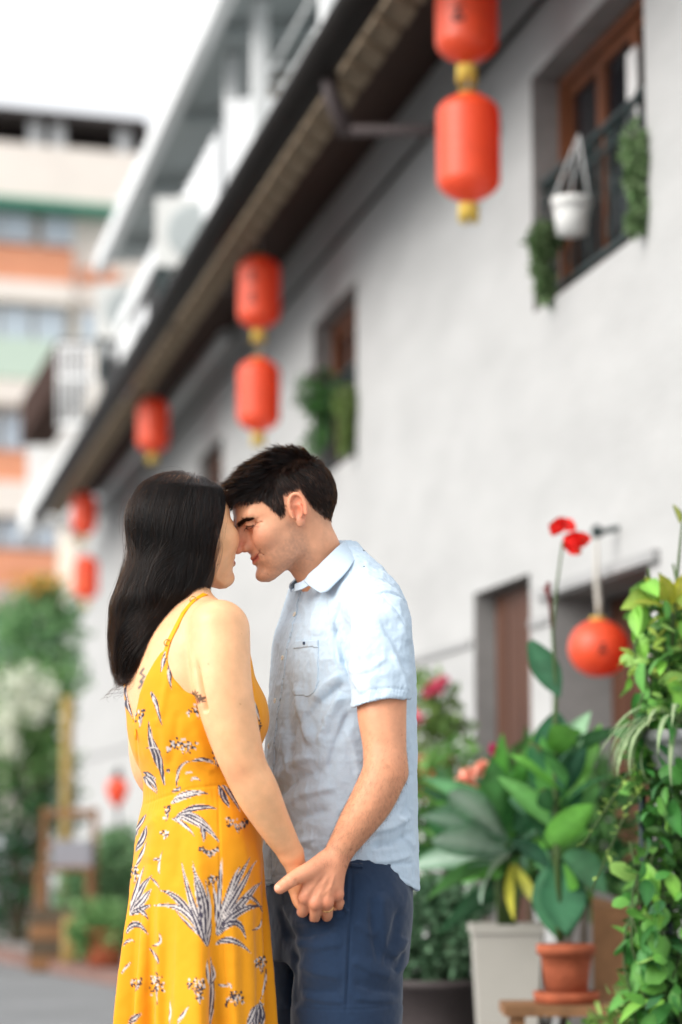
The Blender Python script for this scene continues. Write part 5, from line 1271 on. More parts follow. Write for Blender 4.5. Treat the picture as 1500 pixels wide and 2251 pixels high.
for i, s_ in enumerate(((402, 1640, 34, 11, 70, 10), (436, 1562, 24, 12, 40, 4), (308, 1572, 10, 18, 26, 0), (523, 1810, 24, 14, 50, -6), (460, 1872, 20, 10, 40, -5), (468, 1932, 10, 10, 22, 0), (368, 1780, 6, 16, 16, 0),
                        (345, 2168, 16, 26, 46, 8), (300, 2160, 12, 12, 26, 0), (433, 2166, 20, 16, 42, 0), (516, 2195, 20, 11, 46, 12), (574, 2115, 12, 16, 30, 0), (440, 2190, 8, 12, 18, 0), (296, 1915, 9, 18, 22, 0),
                        (476, 1655, 8, 22, 30, 0), (362, 1832, 8, 8, 16, 0), (486, 1535, 18, 9, 22, 0), (568, 1600, 7, 14, 14, 0), (420, 2330, 24, 14, 40, 6), (540, 2360, 20, 14, 40, 6))): sprig(*s_, seed=i + 3)
me = np_mesh('dress', P2, Fq); color_attr(me, C)
dress = adopt(link('dress', me, DRESS), woman)
STRAPM = nmat('yellow_strap', (.83, .345, .004), .6); BRASS = nmat('brass', (.55, .36, .12), .3, metal=1)
def ribbon(name, pts, w, th, f, mat, parent, off=.0015):
    """flat band along points laid on the surface of f"""
    pts, nrm = zip(*[nearest(f, p, off) for p in pts]); pts = list(pts); V = []; Fc = []
    n = len(pts)
    for i, p in enumerate(pts):
        t = pts[min(i + 1, n - 1)] - pts[max(i - 1, 0)]; t /= np.linalg.norm(t); nn = nrm[i]; b = np.cross(t, nn)
        ww = w[i] if hasattr(w, '__len__') else w
        for s1, s2 in ((-1, -1), (1, -1), (1, 1), (-1, 1)): V.append(p + b * ww * s1 * .5 + nn * th * s2 * .5)
    for i in range(n - 1):
        for k in range(4): Fc.append((i * 4 + k, i * 4 + (k + 1) % 4, i * 4 + 4 + (k + 1) % 4, i * 4 + 4 + k))
    Fc += [(3, 2, 1, 0), tuple(range(4 * n - 4, 4 * n))]
    return adopt(link(name, np_mesh(name, V, Fc, False), mat), parent), pts
near_pts = [K(366, 1446, -.2), K(373, 1415, -.2), K(387, 1378, -.2), K(405, 1350, -.19), K(428, 1330, -.17), K(449, 1319, -.14), K(470, 1330, -.09), K(490, 1360, -.06), K(505, 1400, -.05), K(512, 1430, -.05)]
st1, sp = ribbon('strap', near_pts, .0105, .003, WSRC, STRAPM, woman)
far_pts = [K(280, 1490, .0), K(285, 1440, .02), K(300, 1400, .03), K(335, 1355, .04), K(365, 1335, .05), K(395, 1345, .09), K(420, 1390, .12)]
ribbon('strap', far_pts, .0105, .003, WSRC, STRAPM, woman)
for i_, r_ in ((1, .0062), (4, .0062)):
    m = MB(); p = nearest(WSRC, sp[i_], .0045)[0]
    m.tube([Vector(p) + Vector((r_ * math.cos(a), 0, r_ * math.sin(a))) for a in np.linspace(0, 2 * math.pi, 17)], .0013, 6, False)
    adopt(m.build('strap_ring', BRASS), woman)
# zip pull below the V
m = MB(); p = pick((P2, Nn), 300, 1603, .002)[0]; m.tube([p, p + np.array((.001, -.001, -.012)), p + np.array((.002, -.001, -.022))], [.0018, .0026, .0012], 6)
adopt(m.build('zip_pull', STRAPM), woman)

# ---- her hair
HAIR_F = hair_mat('black_hair', .97, .35, .22)
HMASS = nmat('hair_under', (.006, .004, .004), .9, spec=.05)
fh = Fld()
hb = WHB
hp = lambda x, y, z: WHO + x * hb[0] + y * hb[1] + z * hb[2]
fh.ell(hp(-.010, 0, .044), (.110, .088, .098), .02, 'u', hb)
fnh, mch, mrh = loft([(1085, 330, 470, .078), (1150, 304, 474, .094), (1200, 291, 470, .098), (1260, 274, 462, .100), (1310, 256, 446, .098), (1360, 250, 408, .09), (1400, 248, 390, .088), (1440, 250, 378, .082), (1470, 254, 366, .072), (1500, 262, 350, .06)], R(15), -.062, n=2.3)
fh.add(fnh, mch, mrh, .035)
fh.ell(hp(.125, -.0, -.02), (.100, .14, .112), .015, 's', hb)        # the face stays free
fh.ell(hp(.12, .02, .06), (.035, .055, .04), .02, 's', hb)
P, Fq, Nn = surface(fh, K(215, 1500, -.24), K(540, 1005, .14), .004)
xp, yp = proj(P); cut_ = (xp > 446) & (Nn[:, 0] > .05) & (yp > 1115)
hair = adopt(link('hair', np_mesh('hair', P + Nn * -.009, Fq[~cut_[Fq].any(1)]), HMASS), woman)
def trace(f, S, steps, step, flow, off, free=5):
    """strands that follow the surface of f from seeds S"""
    out = [S]; p = S.copy(); last = None
    for i in range(steps):
        g = grad(f, p, .003); d = flow(p, i / steps); d = d - g * (d * g).sum(1, keepdims=True) * .92
        d /= np.linalg.norm(d, axis=1, keepdims=True) + 1e-9
        if last is not None: d = d * .45 + last * .55; d /= np.linalg.norm(d, axis=1, keepdims=True) + 1e-9
        last = d; p = p + d * step
        v = f.val(p, cull=False) - off; g = grad(f, p, .003)
        pull = np.where(i < steps - free, .8, .25) * np.clip(v, -.012, .012)
        p = (p - g * pull[:, None]).astype(np.float32); out.append(p)
    return np.stack(out, 1)
rg = np.random.default_rng(5)
def w_flow(p, t):
    x, y = proj(p); d = np.zeros_like(p); d[:, 2] = -1.
    top = smooth01(-y, -1130, -1040); part = hp(.05, .02, .14)
    rad = p - part; rad[:, 2] = 0; rad /= np.linalg.norm(rad, axis=1, keepdims=True) + 1e-6
    d += rad * (1.6 * top)[:, None]
    low = smooth01(y, 1235, 1380); d[:, 0] -= .62 * low * (1 - .9 * smooth01(y, 1400, 1460)) + .12
    d += .35 * np.stack([vnoise(p, 22, 1), vnoise(p, 22, 2), vnoise(p, 22, 3) * .3], 1) * (.35 + .65 * low)[:, None]
    return d
N1 = 30000
wts = np.ones(len(P)); xp, yp = proj(P); wts[(Nn[:, 1] > .35)] = .25; wts[(Nn[:, 0] > .3) & (xp > 440) & (Nn[:, 1] < .3)] = 4.
idx = rg.choice(len(P), N1, p=wts / wts.sum())
S = (P[idx] + rg.normal(size=(N1, 3)) * .002).astype(np.float32)
off = rg.uniform(-.006, .0025, N1).astype(np.float32)
ST = []
ln = rg.choice([16, 22, 28], N1, p=[.4, .35, .25])
for L0 in (16, 22, 28):
    m = ln == L0
    T = trace(fh, S[m], L0, .0085, w_flow, off[m])
    # resample to a common count
    tt = np.linspace(0, L0, 20); i0 = np.clip(tt.astype(int), 0, L0 - 1); fr = (tt - i0)[None, :, None]
    ST.append(T[:, i0] * (1 - fr) + T[:, i0 + 1] * fr)
ST = np.concatenate(ST)
lim = 1466 + rg.normal(size=len(ST)) * 8 + 14 * np.clip((proj(ST[:, -1])[0] - 262) / 40, 0, 1)
for i in range(1, ST.shape[1]):          # blunt cut ends
    y_ = proj(ST[:, i])[1]; m = y_ > lim; ST[m, i] = ST[m, i - 1] + (ST[m, i] - ST[m, i - 1]) * .05
adopt(strands('hair_strands', ST, rg.uniform(.00010, .00022, len(ST)), HAIR_F, None), woman)
n2 = 4200; w2 = wts * (yp > 1170); idx = rg.choice(len(P), n2, p=w2 / w2.sum()); S = (P[idx] + rg.normal(size=(n2, 3)) * .003).astype(np.float32)
def f_flow(p, t):
    c_ = np.stack([vnoise(p, 30, 61), vnoise(p, 30, 62), vnoise(p, 30, 63)], 1); return w_flow(p, t) + c_ * .8 + np.array([-.10, 0, .0]) * (.4 + t)
ST2 = trace(fh, S, 15, .0085, f_flow, rg.uniform(-.002, .008, n2).astype(np.float32), free=12)
lim = 1478 + rg.normal(size=n2) * 10
for i in range(1, ST2.shape[1]):
    y_ = proj(ST2[:, i])[1]; m = y_ > lim; ST2[m, i] = ST2[m, i - 1] + (ST2[m, i] - ST2[m, i - 1]) * .05
adopt(strands('feathered_strands', ST2, rg.uniform(.00009, .00018, n2), HAIR_F, None), woman)
# flyaways and the loose lock in front of the ear
FL = []
idx = rg.choice(len(P), 420); S = P[idx].astype(np.float32)
T = trace(fh, S, 14, .008, lambda p, t: w_flow(p, t) + rg.normal(size=p.shape) * .25, rg.uniform(.001, .013, 420).astype(np.float32), free=10)
FL.append(T)
lock = np.array([K(470, 1140, -.12), K(479, 1172, -.135), K(483, 1205, -.14), K(478, 1235, -.14), K(466, 1258, -.145), K(455, 1285, -.15), K(452, 1308, -.16)])
tt = np.linspace(0, 6, 15); i0 = np.clip(tt.astype(int), 0, 5); fr = (tt - i0)[:, None]
lk = np.stack([pchip(np.arange(7), lock[:, k], tt) for k in range(3)], 1)
n_ = 16; amp = rg.normal(size=(n_, 1, 3)) * np.array([.006, .003, .002]) ; fan = np.linspace(.25, 1, 15)[None, :, None]
LK = lk[None] + amp * fan + np.cumsum(rg.normal(size=(n_, 15, 3)) * .0006, 1)
FL.append(LK)
adopt(strands('loose_strands', np.concatenate(FL), np.full(420 + n_, .00012), HAIR_F, None), woman)
# lashes of the eye on the near side
LA = []
for i in range(26):
    t = i / 25; y0 = -.020 - .024 * t; a = hp(.099 - .012 * t, y0, .0185); b = hp(.103 - .010 * t, y0 - .002, .016); c = hp(.112 - .009 * t, y0 - .007, .0180)
    LA.append([a, b, c])
adopt(strands('eyelashes', np.array(LA), np.full(26, .0003), HAIR_F, None), woman)
# ------------------------------------------------------------------ the man
MY = R(180 + 25); MD = .075
man = empty('person', K(755, 2776, MD)); man.location.z = 0
tag(man, 'short haired man in a pale blue shirt and navy shorts holding hands', 'person')
m_rows = [(1196, 712, 772, .055), (1225, 695, 808, .085), (1255, 656, 838, .125), (1290, 638, 866, .17), (1335, 624, 888, .195), (1400, 606, 900, .20), (1480, 598, 906, .198), (1600, 590, 909, .19), (1700, 587, 910, .186),
          (1800, 585, 911, .186), (1880, 582, 912, .19), (1960, 580, 913, .195)]
MHO = K(639, 1145, .0); MHB = basis(R(180 + 15), R(22.5), R(0))
fm = Fld()
limb(fm, [(730, 1275, .065, 50), (748, 1480, .07, 66), (748, 1900, .07, 70)], .02)
limb(fm, [(740, 1320, .06, 50), (800, 1335, -.08, 46)], .03)
limb(fm, [(735, 1320, .06, 50), (690, 1350, .17, 44)], .03)
head(fm, MHO, MHB, False, ear_side=(1,))
limb(fm, [(668, 1160, .0, 57), (693, 1205, .02, 55), (722, 1262, .06, 50)], .022)
limb(fm, [(655, 1212, .0, 38), (692, 1268, .03, 38)], .03)
limb(fm, [(800, 1330, -.08, 46), (838, 1350, -.13, 54), (840, 1450, -.16, 55), (840, 1570, -.18, 52), (846, 1650, -.19, 46), (846, 1692, -.195, 46.5), (822, 1752, -.19, 46.5), (782, 1815, -.18, 39), (752, 1862, -.172, 31), (738, 1886, -.17, 29)], .018)
limb(fm, [(870, 1700, -.185, 22), (858, 1672, -.185, 24)], .02)                     # point of the elbow
limb(fm, [(690, 1350, .18, 44), (695, 1500, .25, 46), (700, 1660, .3, 42), (690, 1760, .3, 40), (680, 1860, .3, 29), (678, 1930, .3, 34)], .02)   # far arm
# his left hand over hers: four knuckles, bent fingers, thumb
MC = {'i': (670, 1972, -.187), 'm': (694, 1985, -.188), 'r': (719, 1983, -.181), 'p': (742, 1965, -.168)}
for k_, (x, y, d) in MC.items(): fm.cone(K(733 + (x - 700) * .25, 1892, -.174), K(x, y, d), .0165, .0118, .012)
finger(fm, [(670, 1972, -.187, .0122), (667, 2004, -.157, .0104), (664, 2000, -.118, .009), (676, 1984, -.104, .008)])
finger(fm, [(694, 1985, -.188, .0124), (693, 2016, -.156, .0106), (690, 2011, -.114, .0092), (694, 1992, -.100, .0082)])
finger(fm, [(719, 1983, -.181, .0120), (720, 2013, -.150, .0102), (714, 2009, -.110, .009), (712, 1990, -.096, .008)])
finger(fm, [(742, 1965, -.168, .0108), (746, 1992, -.142, .0090), (738, 1992, -.106, .008), (730, 1976, -.093, .0072)])
for x, y, d in MC.values(): fm.ell(K(x, y + 1, d - .002), (.0105, .0105, .0105), .006)
fm.chain([(K(712, 1893, -.178), .019), (K(685, 1913, -.190), .0190), (K(658, 1925, -.200), .0160), (K(633, 1940, -.207), .0135), (K(616, 1952, -.205), .0118)], .010)
fm.cone(K(690, 1925, -.186), K(672, 1955, -.186), .011, .008, .014)              # web of the thumb
P, Fq, Nn = surface(fm, K(470, 2035, -.34), K(935, 960, .42), .0025)
px, py = proj(P); q = (P - MHO) @ MHB.T; X, Y, Z = q.T
base = np.array(srgb(226, 166, 131)); C = np.ones((len(P), 1)) * base
inhead = (py < 1300) & (px < 760)
g3 = lambda x, y, z, a, b, c: np.exp(-(((X - x) / a) ** 2 + ((Y - y) / b) ** 2 + ((Z - z) / c) ** 2))
C = blend(C, .55 * g3(.125, 0, -.012, .022, .02, .02), srgb(214, 120, 100))                      # nose
for s in (1, -1): C = blend(C, .45 * g3(.085, s * .045, -.008, .024, .025, .022), srgb(214, 118, 96))   # cheeks
C = blend(C, .6 * g3(-.004, .085, .014, .022, .014, .034), srgb(222, 110, 84))                     # ear
stub = smooth01(-Z, .018, .045) * smooth01(X, -.02, .03) * inhead * (np.abs(Y) < .075) * smooth01(Z, -.125, -.10)
stub = np.maximum(stub, smooth01(X, -.012, .004) * smooth01(-X, -.042, -.02) * smooth01(-Z, -.012, .01) * inhead * (Y > .04))
C = blend(C, stub * (.30 + .12 * vnoise(P, 260, 2)), srgb(112, 94, 86))
lipd = np.maximum(0, 1 - np.abs(Z + .0488 - .22 * np.maximum(0, np.abs(Y) - .008)) / .0080) * (np.abs(Y) < .030) * (X > .084)
C = blend(C, np.clip(lipd * 1.4, 0, .75), srgb(196, 92, 80))
d_, t_, _ = seg_dist(np.abs(Y), Z, [(0, -.0486), (.017, -.0464), (.036, -.0385), (.049, -.0320)])
C = blend(C, (X > .075) * inhead * np.clip(1.4 - d_ / .0015, 0, .75) * (1 - .75 * smooth01(t_, .66, 1)), srgb(110, 44, 38))           # mouth line
d_, t_, _ = seg_dist(np.abs(Y), Z, [(.0175, .0165), (.026, .0195), (.036, .0205), (.048, .0165)])
C = blend(C, (X > .06) * inhead * np.clip(1.7 - d_ / .0017, 0, .95), srgb(30, 20, 18))            # closed smiling eye
d_, t_, _ = seg_dist(np.abs(Y), Z, [(.018, .013), (.030, .0115), (.044, .0135)])
C = blend(C, (X > .06) * inhead * np.clip(1.4 - d_ / .0035, 0, .35), srgb(176, 100, 84))
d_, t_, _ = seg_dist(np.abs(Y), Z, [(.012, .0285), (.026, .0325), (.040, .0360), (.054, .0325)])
C = blend(C, (X > .05) * inhead * np.clip(1.6 - d_ / .0030, 0, .8), srgb(40, 28, 24))             # dark brow colour under the hairs
for pts in ([(.050, .024), (.060, .029)], [(.050, .020), (.062, .019)], [(.049, .016), (.060, .010)]):
    d_, t_, _ = seg_dist(np.abs(Y), Z, pts); C = blend(C, (X > .05) * inhead * np.clip(1.2 - d_ / .0013, 0, .35), srgb(160, 88, 70))
# scalp under the hair
HLX = [-.2, -.11, -.075, -.055, -.038, -.028, -.022, .016, .021, .026, .036, .046, .060, .079, .097, .112]
HLZ = [-.036, -.036, -.032, -.022, .0, .025, .05, .05, .03, .012, .010, .030, .057, .060, .084, .16]
zline = np.interp(X, HLX, HLZ) 
scalp = inhead * smooth01(Z - zline, -.004, .006) * (np.abs(q[:, 1]) < .081) * (np.linalg.norm(q - np.array([-.012, 0, .046]), axis=1) > .06)
earr = g3(-.004, .085, .014, .026, .012, .036) > .35
C = blend(C, scalp * .93 * ~earr, srgb(34, 25, 22))
nape = inhead * smooth01(Z - zline, -.035, 0) * (X < -.03) * (1 - scalp); C = blend(C, nape * .22, srgb(70, 52, 44))
# hands: redder knuckles, thumb; forearm slightly darker
kn = sum(np.exp(-(((px - x) / 13) ** 2 + ((py - y - 4) / 12) ** 2)) for x, y, d in MC.values()) * (py > 1900)
C = blend(C, np.clip(kn, 0, 1) * .4, srgb(206, 106, 82)); C = blend(C, (py > 1540) * .30, srgb(206, 132, 94))
C = blend(C, (py > 1880) * .18, srgb(222, 130, 104))
# finger nail of the thumb
d_ = np.hypot((px - 606) / 9, (py - 1951) / 6.5); C = blend(C, (Nn[:, 1] < .2) * (d_ < 1) * .5, srgb(240, 190, 170))
C = C * (1 + .06 * vnoise(P, 22, 71) + .04 * vnoise(P, 55, 72))[:, None] * np.stack([np.ones(len(P)), 1 - .05 * vnoise(P, 30, 73).clip(0, 1), 1 - .08 * vnoise(P, 30, 73).clip(0, 1)], 1)
_r = np.random.default_rng(4); _i = np.where(Nn[:, 1] < .3)[0]
for _k in _r.choice(_i, 70): C[((P - P[_k]) ** 2).sum(1) < (_r.uniform(.0011, .0022)) ** 2] *= np.array([.74, .64, .58])
Dp = np.zeros(len(P))
for x0, y0, x1, y1 in ((722, 1905, 675, 1965), (732, 1905, 697, 1975), (741, 1905, 720, 1975)):      # tendons
    d_, t_, _ = seg_dist(px, py, [(x0, y0), (x1, y1)]); Dp += (Nn[:, 1] < 0) * .0014 * np.exp(-(d_ / 4.5) ** 2) * smooth01(t_, .1, .6)
for pts, w_, h_ in (([(716, 1935), (700, 1950), (690, 1970)], 3, .0010), ([(735, 1925), (728, 1950), (712, 1965)], 3, .0010), ([(612, 1945), (618, 1953)], 2.5, -.0012), ([(630, 1930), (638, 1942)], 3, -.0012),
                    ([(651, 1935), (657, 1948), (655, 1960)], 3.5, -.0020)):
    d_, t_, _ = seg_dist(px, py, pts); Dp += (Nn[:, 1] < .1) * (py > 1880) * h_ * np.exp(-(d_ / w_) ** 2)
me = np_mesh('body', P + Nn * Dp[:, None].astype(np.float32), Fq); color_attr(me, C)
m_body = adopt(link('body', me, SKIN_M), man)
PB, NB = P, Nn
hm_ = py < 1320; HSRC = (P[hm_], Nn[hm_])

# ---- his shirt
SHIRT = nmat('pale_blue_chambray', srgb(190, 208, 223), .85, noise=.07, nscale=260, bump=.10, bscale=700, sheen=.2, spec=.2, stretch=(1, 1, 5))
fs = Fld()
fn, mc, mr_ = loft(m_rows, MY, MD, n=2.3)
fs.add(fn, mc, mr_, 0)
fs.chain([(K(806, 1326, -.09), 58 / PXM), (K(834, 1352, -.135), 64 / PXM), (K(838, 1430, -.16), 64 / PXM), (K(839, 1500, -.175), 63 / PXM), (K(839, 1580, -.186), 64 / PXM)], .020)
fs.chain([(K(690, 1330, .17), 58 / PXM), (K(682, 1440, .23), 62 / PXM), (K(695, 1540, .26), 60 / PXM)], .02)
def sleeve_cut(P):      # below the sleeve hem, only outside the torso
    x, y = proj(P); t = fn(P) - .004
    hem = 1557 - (x - 775) * .145 + 9 * np.sin((x - 775) / 125 * math.pi)
    return np.maximum(np.minimum((y - hem) / PXM * .9, t), -(fn(P) - .0) * 1.)
def sleeve_region(P):
    x, y = proj(P); hem = 1556 - (x - 775) * .15 - 9 * np.sin(np.clip((x - 775) / 125, 0, 1) * math.pi)
    return -np.minimum((y - hem) / PXM, fn(P) - .003)
fs.add(lambda P: sleeve_region(P), K(838, 1600, -.18), .2, 0, 's')
fs.chain([(K(839, 1500, -.177), 57 / PXM), (K(839, 1640, -.188), 58 / PXM)], .002, 's')
HEMX = np.linspace(540, 945, 120); HEMY = pchip([530, 600, 660, 720, 770, 800, 850, 912, 950], [1945, 1942, 1930, 1907, 1900, 1903, 1921, 1954, 1972], HEMX)
def hem_cut(P):
    x, y = proj(P)
    hem = np.interp(x, HEMX, HEMY)
    return (y - hem) / PXM * .95
fs.add(hem_cut, mc, mr_, 0, 'i')
P, Fq, Nn = surface(fs, K(540, 1975, -.34), K(960, 1180, .42), .0026)
px, py = proj(P); Dp = np.zeros(len(P)); near = Nn[:, 1] < .3
def ridge2(pts, w, h, asym=0.):
    global Dp
    d_, t_, s_ = seg_dist(px, py, pts); wl = w * (1 + asym * s_)
    Dp += near * h * np.exp(-(d_ / wl) ** 2) * np.clip(np.minimum(t_, 1 - t_) * 7, 0, 1)
mid = lambda a, b, k=0: ((a[0] + b[0]) / 2 - (b[1] - a[1]) * k, (a[1] + b[1]) / 2 + (b[0] - a[0]) * k)
fold = lambda a, b, w, h, k=.08, asym=.35: ridge2([a, mid(a, b, k), b], w, h, asym)
# drag lines from the armpit over the chest, belly folds, sleeve folds (photograph)
for a_, b_, w_, h_, k_ in (((755, 1480), (690, 1540), 12, .006, .1), ((760, 1500), (660, 1600), 11, -.005, .06), ((752, 1520), (700, 1640), 12, .006, .05), ((770, 1560), (720, 1700), 12, -.005, .04), ((650, 1500), (685, 1640), 12, .007, .05),
                           ((635, 1480), (640, 1640), 9, -.005, .03), ((665, 1560), (640, 1700), 12, -.005, .1), ((605, 1720), (690, 1660), 14, .006, -.1), ((600, 1760), (720, 1690), 13, -.006, -.1), ((600, 1800), (740, 1730), 14, .006, -.12),
                           ((610, 1840), (730, 1780), 12, -.006, -.1), ((600, 1860), (700, 1840), 10, .005, .1), ((610, 1890), (690, 1866), 9, -.004, -.1), ((760, 1600), (790, 1720), 12, .005, -.05), ((800, 1740), (905, 1700), 14, -.004, .05),
                           ((820, 1830), (905, 1790), 12, .005, .1), ((815, 1865), (908, 1830), 10, -.005, .1), ((810, 1895), (905, 1880), 8, .004, .08), ((850, 1900), (910, 1900), 6, -.003, .0), ((880, 1790), (912, 1870), 9, .004, .1),
                           ((758, 1430), (798, 1530), 9, .005, .06), ((745, 1400), (775, 1500), 7, -.005, .05), ((792, 1390), (822, 1530), 12, .004, .04), ((835, 1360), (890, 1480), 12, -.0045, -.06), ((845, 1330), (897, 1420), 9, .005, -.1),
                           ((860, 1440), (895, 1530), 9, .004, -.08), ((800, 1470), (850, 1530), 9, -.003, .1), ((735, 1370), (760, 1470), 8, -.006, .05), ((770, 1480), (850, 1445), 8, .0025, .15), ((700, 1300), (690, 1400), 14, .003, .05),
                           ((660, 1330), (655, 1450), 10, -.003, .0), ((725, 1300), (732, 1390), 9, .003, .0), ((620, 1600), (640, 1690), 9, .005, .05), ((606, 1640), (612, 1760), 8, -.004, .0)):
    fold(a_, b_, w_ * .85, h_ * 1.25, k_)
# seams: armhole, shoulder, sleeve hem band
ridge2([(762, 1290), (752, 1320), (738, 1370), (734, 1410), (742, 1460), (758, 1500)], 2.6, -.0026)
ridge2([(755, 1292), (744, 1322), (729, 1370), (725, 1410), (732, 1460)], 5, .0016)
ridge2([(770, 1292), (800, 1290), (835, 1300), (870, 1340), (895, 1400)], 2.4, -.0020)
ridge2([(776, 1248), (772, 1270), (768, 1292)], 2.2, -.0018)
ridge2([(780, 1536), (812, 1518), (850, 1512), (885, 1516), (902, 1522)], 2.2, -.0016)
ridge2([(585, 1928), (640, 1922), (700, 1898)], 2, -.0012); ridge2([(800, 1892), (850, 1908), (912, 1944)], 2, -.0012)
Pw = P * np.array([1, 1, .8])
Dp += .0026 * vnoise(Pw, 17, 21) + .0018 * (1 - 2 * np.abs(vnoise(Pw, 30, 22))) + .0011 * (1 - 2 * np.abs(vnoise(Pw, 62, 23))) + .0006 * (1 - 2 * np.abs(vnoise(Pw, 120, 24)))
bandw = np.abs(py - (1540 - (px - 780) * .12)) < 22
Dp += near * bandw * (px > 770) * .0005 * np.sin(px * .9 + py * .2)
P2 = P + Nn * Dp[:, None].astype(np.float32)
shirt = adopt(link('shirt', np_mesh('shirt', P2, Fq), SHIRT), man)
SH_P, SH_F, SH_N, SH_px, SH_py = P2, Fq, Nn, px, py
def patch(name, src, poly, off, mat, parent):
    """a second layer of cloth: the faces of a garment inside a pixel outline, lifted"""
    Pp, Ff, Np, x, y = src
    ins = in_poly(x, y, poly) & (Np[:, 1] < .35)
    Fk = Ff[ins[Ff].all(1)]
    if len(Fk) == 0: return None
    used, inv = np.unique(Fk, return_inverse=True); V = Pp[used] + Np[used] * off; Fi = inv.reshape(-1, 4)
    n = len(V); ed = {}
    for f_ in Fi:
        for i in range(4):
            a, b = int(f_[i]), int(f_[(i + 1) % 4]); k = (min(a, b), max(a, b))
            ed[k] = None if k in ed else (a, b)
    rim = [e for e in ed.values() if e]
    V2 = np.concatenate([V, Pp[used] - Np[used] * .0005]); side = np.array([(b, a, a + n, b + n) for a, b in rim])
    return adopt(link(name, np_mesh(name, V2, np.concatenate([Fi, side])), mat), parent)
SRC = (SH_P, SH_F, SH_N, SH_px, SH_py)
patch('chest_pocket', SRC, [(652, 1409), (702, 1405), (702, 1500), (697, 1522), (682, 1532), (655, 1530), (645, 1524)], .0016, SHIRT, shirt)
patch('pocket_band', SRC, [(652, 1409), (702, 1405), (702, 1424), (650, 1427)], .0030, SHIRT, shirt)
patch('placket', SRC, [(641, 1296), (664, 1290), (652, 1350), (636, 1420), (628, 1480), (614, 1560), (606, 1640), (602, 1720), (598, 1800), (597, 1880), (600, 1935), (578, 1937), (580, 1880), (583, 1800), (586, 1700), (592, 1600), (604, 1520), (614, 1460), (622, 1400), (634, 1340)], .0020, SHIRT, shirt)
m = MB()
lp, nn = pick((SH_P, SH_N), 671, 1416, .0042); b_ = np.cross(nn, (0, 0, 1.)); b_ /= np.linalg.norm(b_)
INKM = nmat('navy_thread', srgb(52, 66, 92), .8)
for dx_, dz_, w_, h_ in ((0, .0022, .006, .0012), (-.0022, 0, .0012, .004), (.0022, 0, .0012, .004), (0, -.0022, .006, .0012), (0, 0, .003, .001)):
    c_ = lp + b_ * dx_ + np.array((0, 0, dz_)); u_ = np.array((0, 0, 1.))
    m.hexa([Vector(c_ + b_ * w_ / 2 * i + u_ * h_ / 2 * k + nn * .0006 * j) for k in (-1, 1) for j in (-1, 1) for i in (-1, 1)])
adopt(m.build('embroidered_mark', INKM), shirt)
BTN = nmat('cream_button', srgb(226, 218, 200), .35); BTD = nmat('button_thread', srgb(70, 66, 60), .7)
for x, y in ((651, 1352), (625, 1447), (608, 1542), (594, 1640), (590, 1760), (589, 1850)):
    p, nn = pick((SH_P, SH_N), x, y, .003)
    M_ = Vector(nn).to_track_quat('Z', 'Y').to_matrix().to_4x4()
    m = MB().lathe([(.0001, -.001), (.0052, -.001), (.0056, .0006), (.0050, .0016), (.0036, .0012), (.0001, .0012)], 14, p, M_, False)
    b = adopt(m.build('button', BTN), shirt)
    m = MB()
    for sx in (-.0013, .0013): m.lathe([(.0001, .0014), (.0007, .0016), (.0001, .0020)], 6, Vector(p) + M_.to_3x3() @ Vector((sx, 0, 0)), M_, False)
    m.v and adopt(m.build('button_thread', BTD), shirt)
# collar: stand and two fall leaves
def collar_sheet(rows, name, th=.0017):
    """rows of points (same count) -> a thick cloth sheet"""
    G = np.array([[K(*p) for p in r] for r in rows]); n, m_ = G.shape[:2]
    ii = np.linspace(0, m_ - 1, m_ * 5); jj = np.linspace(0, n - 1, n * 4)
    G = np.stack([np.stack([pchip(np.arange(m_), G[r, :, k], ii) for k in range(3)], 1) for r in range(n)])
    G = np.stack([np.stack([pchip(np.arange(n), G[:, c, k], jj) for k in range(3)], 1) for c in range(len(ii))], 1)
    a, b = G.shape[:2]; du = np.gradient(G, axis=1); dv = np.gradient(G, axis=0); N_ = np.cross(du, dv); N_ /= np.linalg.norm(N_, axis=2, keepdims=True) + 1e-9
    G = G + N_ * (.0008 * vnoise(G.reshape(-1, 3), 70, 8)).reshape(a, b, 1)
    V = np.concatenate([(G + N_ * th / 2).reshape(-1, 3), (G - N_ * th / 2).reshape(-1, 3)]); k = a * b; Fc = []
    for i in range(a - 1):
        for j in range(b - 1):
            f_ = (i * b + j, i * b + j + 1, (i + 1) * b + j + 1, (i + 1) * b + j); Fc += [f_, tuple(x + k for x in f_[::-1])]
    rim = [i * b for i in range(a)] + [(a - 1) * b + j for j in range(1, b)] + [i * b + b - 1 for i in range(a - 2, -1, -1)] + [j for j in range(b - 2, 0, -1)]
    for i in range(len(rim)):
        p0, p1 = rim[i], rim[(i + 1) % len(rim)]; Fc.append((p0, p1, p1 + k, p0 + k))
    return adopt(link(name, np_mesh(name, V, np.array(Fc)), SHIRT), shirt)
# fall leaf on the near side, from the nape to the point
collar_sheet([[(772, 1188, .10), (758, 1190, .02), (735, 1209, -.03), (704, 1240, -.052), (680, 1262, -.058), (668, 1277, -.052)],
              [(783, 1205, .10), (778, 1212, .01), (758, 1236, -.055), (726, 1263, -.075), (698, 1280, -.078), (682, 1289, -.070)],
              [(788, 1222, .10), (786, 1222, .01), (768, 1250, -.068), (740, 1280, -.088), (719, 1300, -.092), (706, 1304, -.088)]], 'collar')
